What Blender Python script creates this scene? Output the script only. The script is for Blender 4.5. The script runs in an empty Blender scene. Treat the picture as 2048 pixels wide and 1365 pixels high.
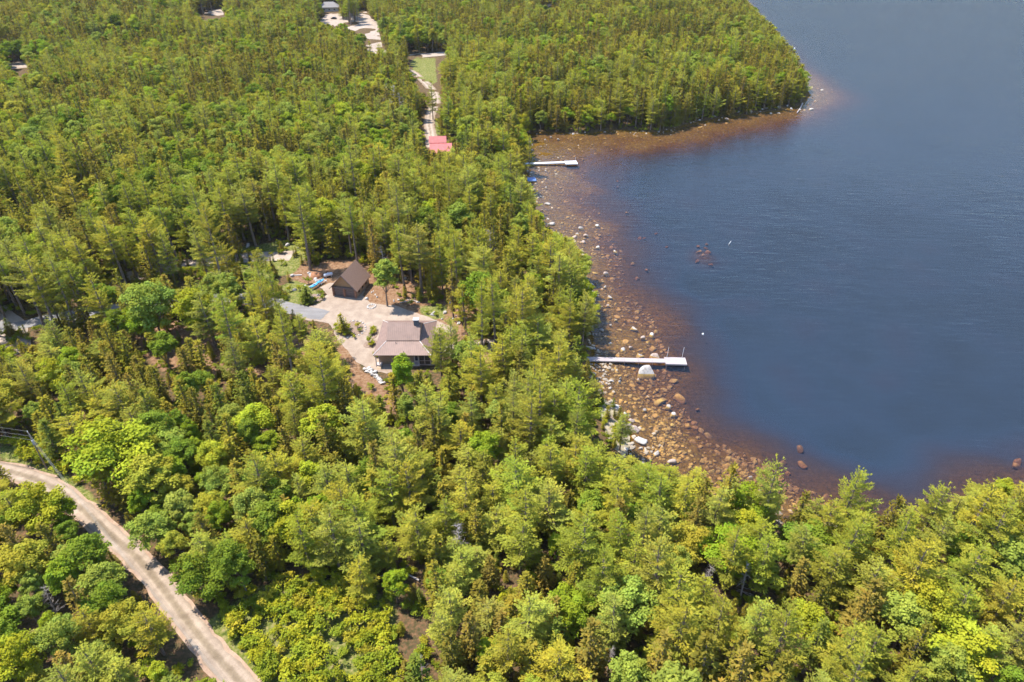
import bpy, bmesh, math, random
import numpy as np
from mathutils import Vector, Matrix
from mathutils.geometry import delaunay_2d_cdt

R_ = random.Random(7)
rng = np.random.default_rng(11)
sc = bpy.context.scene
COL = sc.collection

# ------------------------------------------------------------------ camera
H, PITCH, F, CX, CY = 90.0, math.radians(34), 1365.0, 1024.0, 682.5
cp, sp = math.cos(PITCH), math.sin(PITCH)
cam = bpy.data.cameras.new("camera")
cam.sensor_width = 36.0
cam.lens = 36.0 * F / 2048.0
cam.clip_start = 1.0
cam.clip_end = 20000.0
camo = bpy.data.objects.new("camera", cam)
camo.location = (0, 0, H)
camo.rotation_euler = (math.pi / 2 - PITCH, 0, 0)
COL.objects.link(camo)
sc.camera = camo


def g0(px, py, z=0.0):
    x = (px - CX) / F
    y = (CY - py) / F
    d = (x, cp + y * sp, -sp + y * cp)
    t = (z - H) / d[2]
    return d[0] * t, d[1] * t


def proj(x, y, z):
    z = z - H
    c = y * cp - z * sp
    u = y * sp + z * cp
    return CX + F * x / c, CY - F * u / c


def ppm(x, y, z):
    return F / (y * cp - (z - H) * sp)


# ------------------------------------------------------------------ 2D helpers
def inpoly(px, py, poly):
    px = np.asarray(px, float)
    py = np.asarray(py, float)
    r = np.zeros(px.shape, bool)
    n = len(poly)
    for i in range(n):
        x1, y1 = poly[i]
        x2, y2 = poly[(i + 1) % n]
        if y1 == y2:
            continue
        c = ((y1 > py) != (y2 > py)) & (px < (x2 - x1) * (py - y1) / (y2 - y1) + x1)
        r ^= c
    return r


def dist_line(x, y, pts, closed=False):
    x = np.asarray(x, float)
    y = np.asarray(y, float)
    best = np.full(x.shape, 1e18)
    n = len(pts)
    for i in range(n if closed else n - 1):
        ax, ay = pts[i]
        bx, by = pts[(i + 1) % n]
        dx, dy = bx - ax, by - ay
        L = dx * dx + dy * dy + 1e-12
        t = np.clip(((x - ax) * dx + (y - ay) * dy) / L, 0, 1)
        d = (x - ax - t * dx) ** 2 + (y - ay - t * dy) ** 2
        best = np.minimum(best, d)
    return np.sqrt(best)


def vnoise(x, y, s, seed=0):
    """smooth value noise in 0..1"""
    x = np.asarray(x, float) / s + 913.7 + seed * 17.3
    y = np.asarray(y, float) / s + 411.1 + seed * 5.9
    xi = np.floor(x)
    yi = np.floor(y)
    fx = x - xi
    fy = y - yi
    fx = fx * fx * (3 - 2 * fx)
    fy = fy * fy * (3 - 2 * fy)

    def hsh(a, b):
        v = np.sin(a * 127.1 + b * 311.7 + seed * 74.7) * 43758.5453
        return v - np.floor(v)
    return (hsh(xi, yi) * (1 - fx) + hsh(xi + 1, yi) * fx) * (1 - fy) + (hsh(xi, yi + 1) * (1 - fx) + hsh(xi + 1, yi + 1) * fx) * fy


def smooth(pts, n=6):
    """Catmull-Rom through 2D points"""
    P = [pts[0]] + list(pts) + [pts[-1]]
    out = []
    for i in range(1, len(P) - 2):
        p0, p1, p2, p3 = [np.array(p, float) for p in P[i - 1:i + 3]]
        for k in range(n):
            t = k / n
            out.append(tuple(0.5 * ((2 * p1) + (-p0 + p2) * t + (2 * p0 - 5 * p1 + 4 * p2 - p3) * t * t + (-p0 + 3 * p1 - 3 * p2 + p3) * t ** 3)))
    out.append(tuple(np.array(P[-2], float)))
    return out


# ------------------------------------------------------------------ shore and terrain
SHORE_PX = [(1440, -90), (1462, -40), (1478, 2), (1492, 22), (1512, 50), (1545, 92), (1578, 128), (1600, 158), (1611, 188), (1601, 212),
            (1560, 222), (1500, 230), (1450, 238), (1400, 244), (1372, 252), (1340, 262), (1300, 267), (1230, 262), (1160, 271), (1100, 266), (1056, 270),
            (1048, 290), (1052, 330), (1054, 370), (1057, 410), (1072, 440), (1110, 468), (1140, 492), (1158, 530), (1166, 570), (1172, 610), (1180, 650),
            (1184, 700), (1186, 735), (1192, 775), (1202, 800), (1232, 816), (1252, 845), (1262, 875), (1256, 900), (1272, 936), (1330, 975), (1420, 1008), (1500, 1030),
            (1600, 1046), (1720, 1062), (1820, 1054), (1900, 1036), (1960, 1005), (2060, 985)]
shore = smooth([g0(*p) for p in SHORE_PX], 4)
WATER = [(330, 3200), (300, 1200)] + shore + [(112, 92), (200, 118), (900, 60), (9000, -600), (9000, 9000), (900, 9000)]
ISO_PX = [(1470, -60), (1492, 0), (1512, 35), (1548, 72), (1592, 115), (1625, 145), (1668, 172), (1682, 188), (1638, 224), (1560, 248), (1450, 264), (1350, 284), (1250, 303), (1185, 328), (1178, 360), (1190, 400),
          (1215, 440), (1240, 500), (1255, 560), (1290, 610), (1318, 650), (1330, 690), (1340, 740), (1362, 790), (1380, 820), (1415, 862), (1495, 900), (1556, 932),
          (1636, 978), (1720, 1018), (1800, 1042), (1880, 1026), (1940, 1000), (2000, 975), (2060, 962), (2150, 950)]
iso = smooth([g0(*p) for p in ISO_PX], 3)


def sd(x, y):
    """distance to the waterline, positive on land"""
    d = dist_line(x, y, WATER, True)
    return np.where(inpoly(x, y, WATER), -d, d)


YARD_Z = 3.4
SHOAL = g0(1410, 502)


def terrain(x, y):
    x = np.asarray(x, float)
    y = np.asarray(y, float)
    s = sd(x, y)
    sp_ = np.maximum(s, 0)
    bump = (vnoise(x, y, 17, 1) - 0.5) * 1.1 + (vnoise(x, y, 6, 2) - 0.5) * 0.4
    yard = np.exp(-(((x + 33) / 30) ** 2 + ((y - 135) / 34) ** 2))
    land = 0.12 + (YARD_Z - 0.12) * (1 - np.exp(-sp_ / 11.0)) + bump * np.clip(sp_ / 14, 0, 1) * (1 - np.clip(yard * 1.6, 0, 1))
    dw = np.maximum(-s, 0)
    di = dist_line(x, y, iso)
    t = dw / (dw + di + 1e-6)
    pxx, pyy = proj(x, y, 0.0)
    inside = inpoly(x, y, ISO_REG)
    shallow = 0.14 + 1.05 * t ** 1.25
    deep = 1.2 + np.minimum(di * 0.115, 2.15)
    d = np.where(inside, shallow, deep)
    d = d + ((vnoise(x, y, 5, 3) - 0.5) * 0.3 + (vnoise(x, y, 11, 12) - 0.5) * 0.8) * np.clip(dw / 8, 0, 1)
    sh = np.exp(-(((x - SHOAL[0]) / 3.6) ** 2 + ((y - SHOAL[1]) / 5.5) ** 2))
    d = d * (1 - 0.5 * sh)
    bed = -d
    w = np.clip(s / 1.5 + 0.5, 0, 1)
    return np.where(s > 0, land, np.where(s > -1.0, bed * np.clip(-s, 0, 1) + 0.12 * np.clip(1 + s, 0, 1), bed))


ISO_REG = [(300, 1200)] + shore + [(112, 92), (200, 118), (900, 60), (900, 100), (200, 140)] + iso[::-1] + [(340, 1200)]


def tz(x, y):
    return float(terrain(np.array([x]), np.array([y]))[0])


def at(px, py, dz=0.0):
    z = YARD_Z
    for _ in range(6):
        x, y = g0(px, py, z + dz)
        z = tz(x, y)
    return x, y, z


# ------------------------------------------------------------------ materials
def newmat(name):
    m = bpy.data.materials.new(name)
    m.use_nodes = True
    nt = m.node_tree
    nt.nodes.clear()
    return m, nt, nt.nodes, nt.links


def N(nodes, t, **kw):
    n = nodes.new(t)
    for k, v in kw.items():
        if k in n.inputs.keys():
            n.inputs[k].default_value = v
        else:
            setattr(n, k, v)
    return n


def ramp(nodes, pts):
    r = nodes.new("ShaderNodeValToRGB")
    e = r.color_ramp.elements
    while len(e) < len(pts):
        e.new(0.5)
    for i, (p, c) in enumerate(pts):
        e[i].position = p
        e[i].color = (c[0], c[1], c[2], 1)
    return r


def simple(name, col, rough=0.8, var=0.25, scale=3.0, bump=0.3, metallic=0.0, coords="Object", col2=None, detail=5):
    m, nt, n, l = newmat(name)
    out = N(n, "ShaderNodeOutputMaterial")
    b = N(n, "ShaderNodeBsdfPrincipled", Roughness=rough, Metallic=metallic)
    tc = N(n, "ShaderNodeTexCoord")
    no = N(n, "ShaderNodeTexNoise", Scale=scale, Detail=float(detail), Roughness=0.65)
    l.new(tc.outputs[coords], no.inputs["Vector"])
    c2 = col2 or tuple(min(1, c * (1 + var)) for c in col)
    c1 = tuple(c * (1 - var) for c in col) if col2 is None else col
    r = ramp(n, [(0.3, c1), (0.7, c2)])
    l.new(no.outputs["Fac"], r.inputs["Fac"])
    l.new(r.outputs["Color"], b.inputs["Base Color"])
    if bump:
        bp = N(n, "ShaderNodeBump", Strength=bump, Distance=0.05)
        l.new(no.outputs["Fac"], bp.inputs["Height"])
        l.new(bp.outputs["Normal"], b.inputs["Normal"])
    l.new(b.outputs["BSDF"], out.inputs["Surface"])
    return m


def foliage_mat(name, trans=0.3):
    m, nt, n, l = newmat(name)
    out = N(n, "ShaderNodeOutputMaterial")
    a = N(n, "ShaderNodeAttribute", attribute_name="tone", attribute_type="INSTANCER")
    t = N(n, "ShaderNodeAttribute", attribute_name="tint", attribute_type="GEOMETRY")
    mul = N(n, "ShaderNodeMix", data_type="RGBA", blend_type="MULTIPLY")
    mul.inputs["Factor"].default_value = 1.0
    l.new(a.outputs["Color"], mul.inputs["A"])
    l.new(t.outputs["Color"], mul.inputs["B"])
    d = N(n, "ShaderNodeBsdfDiffuse")
    tr = N(n, "ShaderNodeBsdfTranslucent")
    l.new(mul.outputs["Result"], d.inputs["Color"])
    l.new(mul.outputs["Result"], tr.inputs["Color"])
    mx = N(n, "ShaderNodeMixShader")
    mx.inputs["Fac"].default_value = trans
    l.new(d.outputs[0], mx.inputs[1])
    l.new(tr.outputs[0], mx.inputs[2])
    l.new(mx.outputs[0], out.inputs["Surface"])
    return m


M_FOL = foliage_mat("foliage")
M_BARK = simple("bark", (0.17, 0.125, 0.095), 0.9, 0.45, 2.0, 0.6)
M_DEAD = simple("dead_wood", (0.36, 0.31, 0.28), 0.9, 0.3, 2.0, 0.4)
M_ROCK = None


def rock_mat():
    m, nt, n, l = newmat("granite")
    out = N(n, "ShaderNodeOutputMaterial")
    b = N(n, "ShaderNodeBsdfPrincipled", Roughness=0.85)
    a = N(n, "ShaderNodeAttribute", attribute_name="tone", attribute_type="INSTANCER")
    tc = N(n, "ShaderNodeTexCoord")
    no = N(n, "ShaderNodeTexNoise", Scale=2.2, Detail=8.0, Roughness=0.7)
    l.new(tc.outputs["Object"], no.inputs["Vector"])
    r = ramp(n, [(0.34, (0.45, 0.42, 0.4)), (0.5, (0.9, 0.88, 0.86)), (0.68, (1.15, 1.12, 1.08))])
    l.new(no.outputs["Fac"], r.inputs["Fac"])
    mul = N(n, "ShaderNodeMix", data_type="RGBA", blend_type="MULTIPLY")
    mul.inputs["Factor"].default_value = 1.0
    l.new(a.outputs["Color"], mul.inputs["A"])
    l.new(r.outputs["Color"], mul.inputs["B"])
    # painted tint below the waterline (z = 0) imitates light absorbed by amber water, fading with depth
    geo = N(n, "ShaderNodeNewGeometry")
    sx = N(n, "ShaderNodeSeparateXYZ")
    l.new(geo.outputs["Position"], sx.inputs[0])
    mr = N(n, "ShaderNodeMapRange")
    mr.inputs["From Min"].default_value = 0.06
    mr.inputs["From Max"].default_value = -0.06
    l.new(sx.outputs["Z"], mr.inputs["Value"])
    water_tint = N(n, "ShaderNodeMix", data_type="RGBA", blend_type="MULTIPLY")
    l.new(mr.outputs["Result"], water_tint.inputs["Factor"])
    l.new(mul.outputs["Result"], water_tint.inputs["A"])
    fd = N(n, "ShaderNodeMapRange")
    fd.inputs["From Min"].default_value = -0.1
    fd.inputs["From Max"].default_value = -1.4
    l.new(sx.outputs["Z"], fd.inputs["Value"])
    fc = ramp(n, [(0.0, (0.98, 0.66, 0.12)), (0.35, (0.7, 0.46, 0.1)), (1.0, (0.4, 0.23, 0.13))])
    l.new(fd.outputs["Result"], fc.inputs["Fac"])
    l.new(fc.outputs["Color"], water_tint.inputs["B"])
    l.new(water_tint.outputs["Result"], b.inputs["Base Color"])
    bp = N(n, "ShaderNodeBump", Strength=0.5, Distance=0.08)
    l.new(no.outputs["Fac"], bp.inputs["Height"])
    l.new(bp.outputs["Normal"], b.inputs["Normal"])
    l.new(b.outputs["BSDF"], out.inputs["Surface"])
    return m


M_ROCK = rock_mat()


# ------------------------------------------------------------------ object helpers
def tag(o, label=None, cat=None, group=None, kind=None):
    if label:
        o["label"] = label
    if cat:
        o["category"] = cat
    if group:
        o["group"] = group
    if kind:
        o["kind"] = kind
    return o


def link(name, me, parent=None, mat=None):
    o = bpy.data.objects.new(name, me)
    COL.objects.link(o)
    if parent:
        o.parent = parent
    if mat and len(me.materials) == 0:
        me.materials.append(mat)
    return o


def empty(name, loc=(0, 0, 0), rz=0.0):
    o = bpy.data.objects.new(name, None)
    COL.objects.link(o)
    o.location = loc
    o.rotation_euler = (0, 0, rz)
    o.empty_display_size = 0.3
    return o


def mesh_np(name, V, Fq, mats, tint=None, midx=None, smooth_=False):
    """V (n,3); Fq (m,k) array of equal-size faces or list of arrays"""
    me = bpy.data.meshes.new(name)
    Fl = Fq if isinstance(Fq, list) else [Fq]
    Fl = [f for f in Fl if len(f)]
    me.vertices.add(len(V))
    me.vertices.foreach_set("co", np.ascontiguousarray(V, np.float32).ravel())
    loops = np.concatenate([f.ravel() for f in Fl]).astype(np.int32)
    sizes = np.concatenate([np.full(len(f), f.shape[1]) for f in Fl]).astype(np.int32)
    starts = np.concatenate([[0], np.cumsum(sizes)[:-1]]).astype(np.int32)
    me.loops.add(len(loops))
    me.loops.foreach_set("vertex_index", loops)
    me.polygons.add(len(sizes))
    me.polygons.foreach_set("loop_start", starts)
    if midx is not None:
        me.polygons.foreach_set("material_index", np.asarray(midx, np.int32))
    for m in mats:
        me.materials.append(m)
    if tint is not None:
        a = me.attributes.new("tint", "FLOAT_COLOR", "POINT")
        c = np.ones((len(V), 4), np.float32)
        c[:, :3] = tint
        a.data.foreach_set("color", c.ravel())
    me.update(calc_edges=True)
    if smooth_:
        me.polygons.foreach_set("use_smooth", np.ones(len(sizes), bool))
    return me


class MB:
    """collects boxes, polygons and tubes into one mesh"""

    def __init__(s):
        s.v = []
        s.f = []

    def poly(s, *pts):
        i = len(s.v)
        s.v += [tuple(p) for p in pts]
        s.f.append(tuple(range(i, i + len(pts))))
        return s

    def box(s, x0, x1, y0, y1, z0, z1):
        i = len(s.v)
        s.v += [(x, y, z) for z in (z0, z1) for (x, y) in ((x0, y0), (x1, y0), (x1, y1), (x0, y1))]
        s.f += [tuple(i + k for k in q) for q in ((3, 2, 1, 0), (4, 5, 6, 7), (0, 1, 5, 4), (1, 2, 6, 5), (2, 3, 7, 6), (3, 0, 4, 7))]
        return s

    def slab(s, pts, th):
        """closed sheet: polygon pts (top) with thickness th downwards"""
        n = len(pts)
        i = len(s.v)
        s.v += [tuple(p) for p in pts] + [(p[0], p[1], p[2] - th) for p in pts]
        s.f.append(tuple(range(i, i + n)))
        s.f.append(tuple(range(i + 2 * n - 1, i + n - 1, -1)))
        for k in range(n):
            a, b = i + k, i + (k + 1) % n
            s.f.append((a, a + n, b + n, b))
        return s

    def tube(s, pts, r, n=6, r2=None):
        pts = [Vector(p) for p in pts]
        rings = []
        for k, p in enumerate(pts):
            d = (pts[min(k + 1, len(pts) - 1)] - pts[max(k - 1, 0)]).normalized()
            a = d.cross(Vector((0.31, 0.17, 0.93)) if abs(d.z) < 0.9 else Vector((1, 0, 0))).normalized()
            b = d.cross(a)
            rr = r if r2 is None else r + (r2 - r) * k / (len(pts) - 1)
            i = len(s.v)
            s.v += [tuple(p + (a * math.cos(2 * math.pi * q / n) + b * math.sin(2 * math.pi * q / n)) * rr) for q in range(n)]
            rings.append(i)
        for k in range(len(rings) - 1):
            for q in range(n):
                s.f.append((rings[k] + q, rings[k] + (q + 1) % n, rings[k + 1] + (q + 1) % n, rings[k + 1] + q))
        s.f.append(tuple(rings[0] + q for q in reversed(range(n))))
        s.f.append(tuple(rings[-1] + q for q in range(n)))
        return s

    def build(s, name, mat, parent=None, bevel=0.0):
        me = bpy.data.meshes.new(name)
        me.from_pydata(s.v, [], s.f)
        bm = bmesh.new()
        bm.from_mesh(me)
        bmesh.ops.recalc_face_normals(bm, faces=bm.faces)
        if bevel:
            bmesh.ops.remove_doubles(bm, verts=bm.verts, dist=1e-4)
            bmesh.ops.bevel(bm, geom=list(bm.edges), offset=bevel, segments=2, affect='EDGES')
        bm.to_mesh(me)
        bm.free()
        return link(name, me, parent, mat)


def rotz(a):
    c, s = math.cos(a), math.sin(a)
    return c, s


# ------------------------------------------------------------------ ground sheet
def axis(lo, hi, step, farlo, far, grow=1.16):
    a = list(np.arange(lo, hi + 0.01, step))
    st = step
    x = lo
    left = []
    while x > -farlo:
        st *= grow
        x -= st
        left.append(x)
    st = step
    x = hi
    right = []
    while x < far:
        st *= grow
        x += st
        right.append(x)
    return np.array(left[::-1] + a + right)


gx = axis(-110, 100, 1.1, 8000, 8000)
gy = axis(36, 290, 1.1, 650, 8000)
GX, GY = np.meshgrid(gx, gy)
GZ = terrain(GX.ravel(), GY.ravel()).reshape(GX.shape)
nx, ny = len(gx), len(gy)
idx = np.arange(nx * ny).reshape(ny, nx)
FQ = np.stack([idx[:-1, :-1], idx[:-1, 1:], idx[1:, 1:], idx[1:, :-1]], -1).reshape(-1, 4)
gme = mesh_np("ground", np.stack([GX.ravel(), GY.ravel(), GZ.ravel()], 1), FQ, [], smooth_=True)

# open places, in photo pixels on the ground
NEEDLE_PX = [[(265, 660), (320, 640), (430, 655), (540, 640), (610, 680), (720, 690), (720, 740), (780, 770), (800, 830), (640, 800), (560, 790), (480, 750), (330, 745), (285, 710)],
             [(640, 565), (610, 575), (560, 545), (600, 530), (700, 520), (800, 560), (900, 570), (960, 600), (1000, 680), (1010, 740), (940, 760), (880, 700), (870, 640), (760, 620)]]
GRASS_PX = [[(555, 605), (560, 575), (590, 560), (625, 575), (655, 600), (600, 615)], [(390, 520), (480, 495), (570, 480), (620, 500), (590, 545), (540, 560), (470, 560), (400, 545)],
            [(818, 112), (870, 112), (874, 175), (850, 165), (825, 140)], [(0, 885), (70, 890), (180, 985), (250, 1075), (300, 1140), (280, 1150), (180, 1060), (70, 950), (0, 915)],
            [(400, 1250), (500, 1180), (640, 1150), (790, 1200), (800, 1400), (540, 1400)], [(870, 240), (905, 240), (900, 270), (872, 270)], [(835, 612), (895, 612), (890, 640), (850, 638)]]


def zone_mask(polys):
    m = np.zeros(GX.size, np.float32)
    for p in polys:
        q = [at(*a)[:2] for a in p]
        xs, ys = GX.ravel(), GY.ravel()
        dd = dist_line(xs, ys, q, True) * np.where(inpoly(xs, ys, q), 1, -1)
        m = np.maximum(m, np.clip(dd / 3.0 + 0.5, 0, 1))
    return m


for nm, pl in (("needle", NEEDLE_PX), ("grass", GRASS_PX)):
    a = gme.attributes.new(nm, "FLOAT", "POINT")
    a.data.foreach_set("value", zone_mask(pl).astype(np.float32))


def ground_mat():
    m, nt, n, l = newmat("ground")
    out = N(n, "ShaderNodeOutputMaterial")
    b = N(n, "ShaderNodeBsdfPrincipled", Roughness=0.95)
    b.inputs["Specular IOR Level"].default_value = 0.1
    geo = N(n, "ShaderNodeNewGeometry")
    n1 = N(n, "ShaderNodeTexNoise", Scale=0.35, Detail=8.0, Roughness=0.7)
    n2 = N(n, "ShaderNodeTexNoise", Scale=1.6, Detail=6.0, Roughness=0.7)
    l.new(geo.outputs["Position"], n1.inputs["Vector"])
    l.new(geo.outputs["Position"], n2.inputs["Vector"])
    forest = ramp(n, [(0.3, (0.035, 0.04, 0.014)), (0.46, (0.075, 0.055, 0.026)), (0.6, (0.14, 0.078, 0.04)), (0.74, (0.19, 0.12, 0.07))])
    l.new(n2.outputs["Fac"], forest.inputs["Fac"])
    needle = ramp(n, [(0.3, (0.1, 0.052, 0.026)), (0.5, (0.19, 0.105, 0.056)), (0.62, (0.25, 0.16, 0.095)), (0.72, (0.12, 0.11, 0.045))])
    l.new(n2.outputs["Fac"], needle.inputs["Fac"])
    grass = ramp(n, [(0.34, (0.05, 0.07, 0.015)), (0.5, (0.13, 0.14, 0.03)), (0.66, (0.25, 0.2, 0.09))])
    l.new(n2.outputs["Fac"], grass.inputs["Fac"])

    def masked(attr, A, B, lo=0.4, hi=0.6):
        at_ = N(n, "ShaderNodeAttribute", attribute_name=attr)
        ad = N(n, "ShaderNodeMath", operation="ADD")
        l.new(at_.outputs["Fac"], ad.inputs[0])
        sb = N(n, "ShaderNodeMath", operation="SUBTRACT")
        l.new(n1.outputs["Fac"], sb.inputs[0])
        sb.inputs[1].default_value = 0.5
        l.new(sb.outputs[0], ad.inputs[1])
        mr = N(n, "ShaderNodeMapRange")
        mr.inputs["From Min"].default_value = lo
        mr.inputs["From Max"].default_value = hi
        l.new(ad.outputs[0], mr.inputs["Value"])
        mx = N(n, "ShaderNodeMix", data_type="RGBA")
        l.new(mr.outputs["Result"], mx.inputs["Factor"])
        l.new(A, mx.inputs["A"])
        l.new(B, mx.inputs["B"])
        return mx.outputs["Result"]
    c = masked("needle", forest.outputs["Color"], needle.outputs["Color"])
    c = masked("grass", c, grass.outputs["Color"])
    # lake bed: pebbles and sand
    vo = N(n, "ShaderNodeTexVoronoi", Scale=1.5, Randomness=1.0)
    l.new(geo.outputs["Position"], vo.inputs["Vector"])
    hs = ramp(n, [(0.0, (0.14, 0.085, 0.03)), (0.35, (0.26, 0.155, 0.055)), (0.7, (0.36, 0.22, 0.085)), (1.0, (0.5, 0.36, 0.16))])
    sepc = N(n, "ShaderNodeSeparateColor")
    l.new(vo.outputs["Color"], sepc.inputs[0])
    l.new(sepc.outputs[0], hs.inputs["Fac"])
    dk = ramp(n, [(0.0, (1, 1, 1)), (0.3, (0.95, 0.95, 0.95)), (0.6, (0.45, 0.45, 0.45))])
    l.new(vo.outputs["Distance"], dk.inputs["Fac"])
    pm = N(n, "ShaderNodeMix", data_type="RGBA", blend_type="MULTIPLY")
    pm.inputs["Factor"].default_value = 1.0
    l.new(hs.outputs["Color"], pm.inputs["A"])
    l.new(dk.outputs["Color"], pm.inputs["B"])
    sand = ramp(n, [(0.35, (0.2, 0.12, 0.045)), (0.65, (0.36, 0.22, 0.085))])
    l.new(n1.outputs["Fac"], sand.inputs["Fac"])
    bm_ = N(n, "ShaderNodeMix", data_type="RGBA")
    bf = ramp(n, [(0.4, (0, 0, 0)), (0.56, (1, 1, 1))])
    l.new(n2.outputs["Fac"], bf.inputs["Fac"])
    l.new(bf.outputs["Color"], bm_.inputs["Factor"])
    l.new(sand.outputs["Color"], bm_.inputs["A"])
    l.new(pm.outputs["Result"], bm_.inputs["B"])
    sx = N(n, "ShaderNodeSeparateXYZ")
    l.new(geo.outputs["Position"], sx.inputs[0])
    mr = N(n, "ShaderNodeMapRange")
    mr.inputs["From Min"].default_value = 0.45
    mr.inputs["From Max"].default_value = 0.1
    l.new(sx.outputs["Z"], mr.inputs["Value"])
    mx = N(n, "ShaderNodeMix", data_type="RGBA")
    l.new(mr.outputs["Result"], mx.inputs["Factor"])
    l.new(c, mx.inputs["A"])
    # golden in the shallows; deeper, the sky's blue reflection is painted into the bed
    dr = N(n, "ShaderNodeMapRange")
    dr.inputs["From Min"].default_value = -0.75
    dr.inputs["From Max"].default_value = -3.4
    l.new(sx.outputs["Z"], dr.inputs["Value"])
    sky_depth_tint = ramp(n, [(0.0, (0.44, 0.37, 0.09)), (0.14, (0.34, 0.26, 0.08)), (0.35, (0.22, 0.17, 0.16)), (0.6, (0.15, 0.18, 0.35)), (0.95, (0.125, 0.33, 1.0))])
    l.new(dr.outputs["Result"], sky_depth_tint.inputs["Fac"])
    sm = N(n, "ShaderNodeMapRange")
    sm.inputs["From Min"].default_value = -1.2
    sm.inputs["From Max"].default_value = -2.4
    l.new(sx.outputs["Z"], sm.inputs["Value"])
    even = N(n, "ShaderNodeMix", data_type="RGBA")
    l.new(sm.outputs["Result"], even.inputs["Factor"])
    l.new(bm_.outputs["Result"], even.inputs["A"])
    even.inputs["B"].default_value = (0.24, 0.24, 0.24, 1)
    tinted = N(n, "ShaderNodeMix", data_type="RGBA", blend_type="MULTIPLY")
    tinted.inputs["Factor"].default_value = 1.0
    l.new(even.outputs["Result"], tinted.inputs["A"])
    l.new(sky_depth_tint.outputs["Color"], tinted.inputs["B"])
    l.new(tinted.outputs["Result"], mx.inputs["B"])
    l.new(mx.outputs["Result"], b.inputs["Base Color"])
    bp = N(n, "ShaderNodeBump", Strength=0.6, Distance=0.25)
    l.new(n2.outputs["Fac"], bp.inputs["Height"])
    l.new(bp.outputs["Normal"], b.inputs["Normal"])
    l.new(b.outputs["BSDF"], out.inputs["Surface"])
    return m


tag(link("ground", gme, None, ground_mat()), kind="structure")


# ------------------------------------------------------------------ water: a closed body with tea-coloured absorption
def water_mat():
    m, nt, n, l = newmat("lake_water")
    out = N(n, "ShaderNodeOutputMaterial")
    geo = N(n, "ShaderNodeNewGeometry")
    mp = N(n, "ShaderNodeMapping")
    mp.inputs["Rotation"].default_value = (0, 0, math.radians(38))
    mp.inputs["Scale"].default_value = (0.22, 1.15, 1.0)
    l.new(geo.outputs["Position"], mp.inputs["Vector"])
    w1 = N(n, "ShaderNodeTexNoise", Scale=0.8, Detail=1.5, Roughness=0.5, Distortion=0.4)
    l.new(mp.outputs[0], w1.inputs["Vector"])
    mp2 = N(n, "ShaderNodeMapping")
    mp2.inputs["Rotation"].default_value = (0, 0, math.radians(22))
    mp2.inputs["Scale"].default_value = (0.5, 1.0, 1.0)
    l.new(geo.outputs["Position"], mp2.inputs["Vector"])
    w2 = N(n, "ShaderNodeTexNoise", Scale=0.28, Detail=2.0, Roughness=0.5)
    l.new(mp2.outputs[0], w2.inputs["Vector"])
    gust = N(n, "ShaderNodeTexNoise", Scale=0.02, Detail=3.0, Roughness=0.6)
    l.new(geo.outputs["Position"], gust.inputs["Vector"])
    gm = N(n, "ShaderNodeMapRange")
    gm.inputs["From Min"].default_value = 0.3
    gm.inputs["From Max"].default_value = 0.7
    gm.inputs["To Min"].default_value = 0.55
    gm.inputs["To Max"].default_value = 1.2
    l.new(gust.outputs["Fac"], gm.inputs["Value"])
    ad = N(n, "ShaderNodeMath", operation="MULTIPLY_ADD")
    l.new(w2.outputs["Fac"], ad.inputs[0])
    ad.inputs[1].default_value = 1.2
    l.new(w1.outputs["Fac"], ad.inputs[2])
    hm = N(n, "ShaderNodeMath", operation="MULTIPLY")
    l.new(ad.outputs[0], hm.inputs[0])
    l.new(gm.outputs[0], hm.inputs[1])
    bp = N(n, "ShaderNodeBump", Strength=1.0, Distance=WAVE)
    l.new(hm.outputs[0], bp.inputs["Height"])
    fr = N(n, "ShaderNodeFresnel", IOR=1.33)
    l.new(bp.outputs["Normal"], fr.inputs["Normal"])
    gl = N(n, "ShaderNodeBsdfGlossy", Roughness=0.2, Color=(1, 1, 1, 1))
    l.new(bp.outputs["Normal"], gl.inputs["Normal"])
    tr = N(n, "ShaderNodeBsdfTransparent", Color=(1, 1, 1, 1))
    df = N(n, "ShaderNodeBsdfDiffuse", Color=WBODY)
    m0 = N(n, "ShaderNodeMixShader")
    m0.inputs["Fac"].default_value = WMIX
    l.new(tr.outputs[0], m0.inputs[1])
    l.new(df.outputs[0], m0.inputs[2])
    mx = N(n, "ShaderNodeMixShader")
    fs = N(n, "ShaderNodeMath", operation="MULTIPLY")
    l.new(fr.outputs[0], fs.inputs[0])
    fs.inputs[1].default_value = 0.62
    fm = N(n, "ShaderNodeMath", operation="MINIMUM")
    l.new(fs.outputs[0], fm.inputs[0])
    fm.inputs[1].default_value = 0.11
    l.new(fm.outputs[0], mx.inputs["Fac"])
    l.new(m0.outputs[0], mx.inputs[1])
    l.new(gl.outputs[0], mx.inputs[2])
    l.new(mx.outputs[0], out.inputs["Surface"])
    va = N(n, "ShaderNodeVolumeAbsorption", Color=(0.78, 0.6, 0.36, 1), Density=WDENS)
    l.new(va.outputs[0], out.inputs["Volume"])
    return m


HAZE = 0.00003
WAVE = 0.14
WBODY = (0.03, 0.085, 0.2, 1)
WMIX = 0.05
WDENS = 0.3
wb = MB().box(-60, 9000, 30, 9000, -14.0, 0.0)
tag(wb.build("water", water_mat()), kind="structure")


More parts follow.
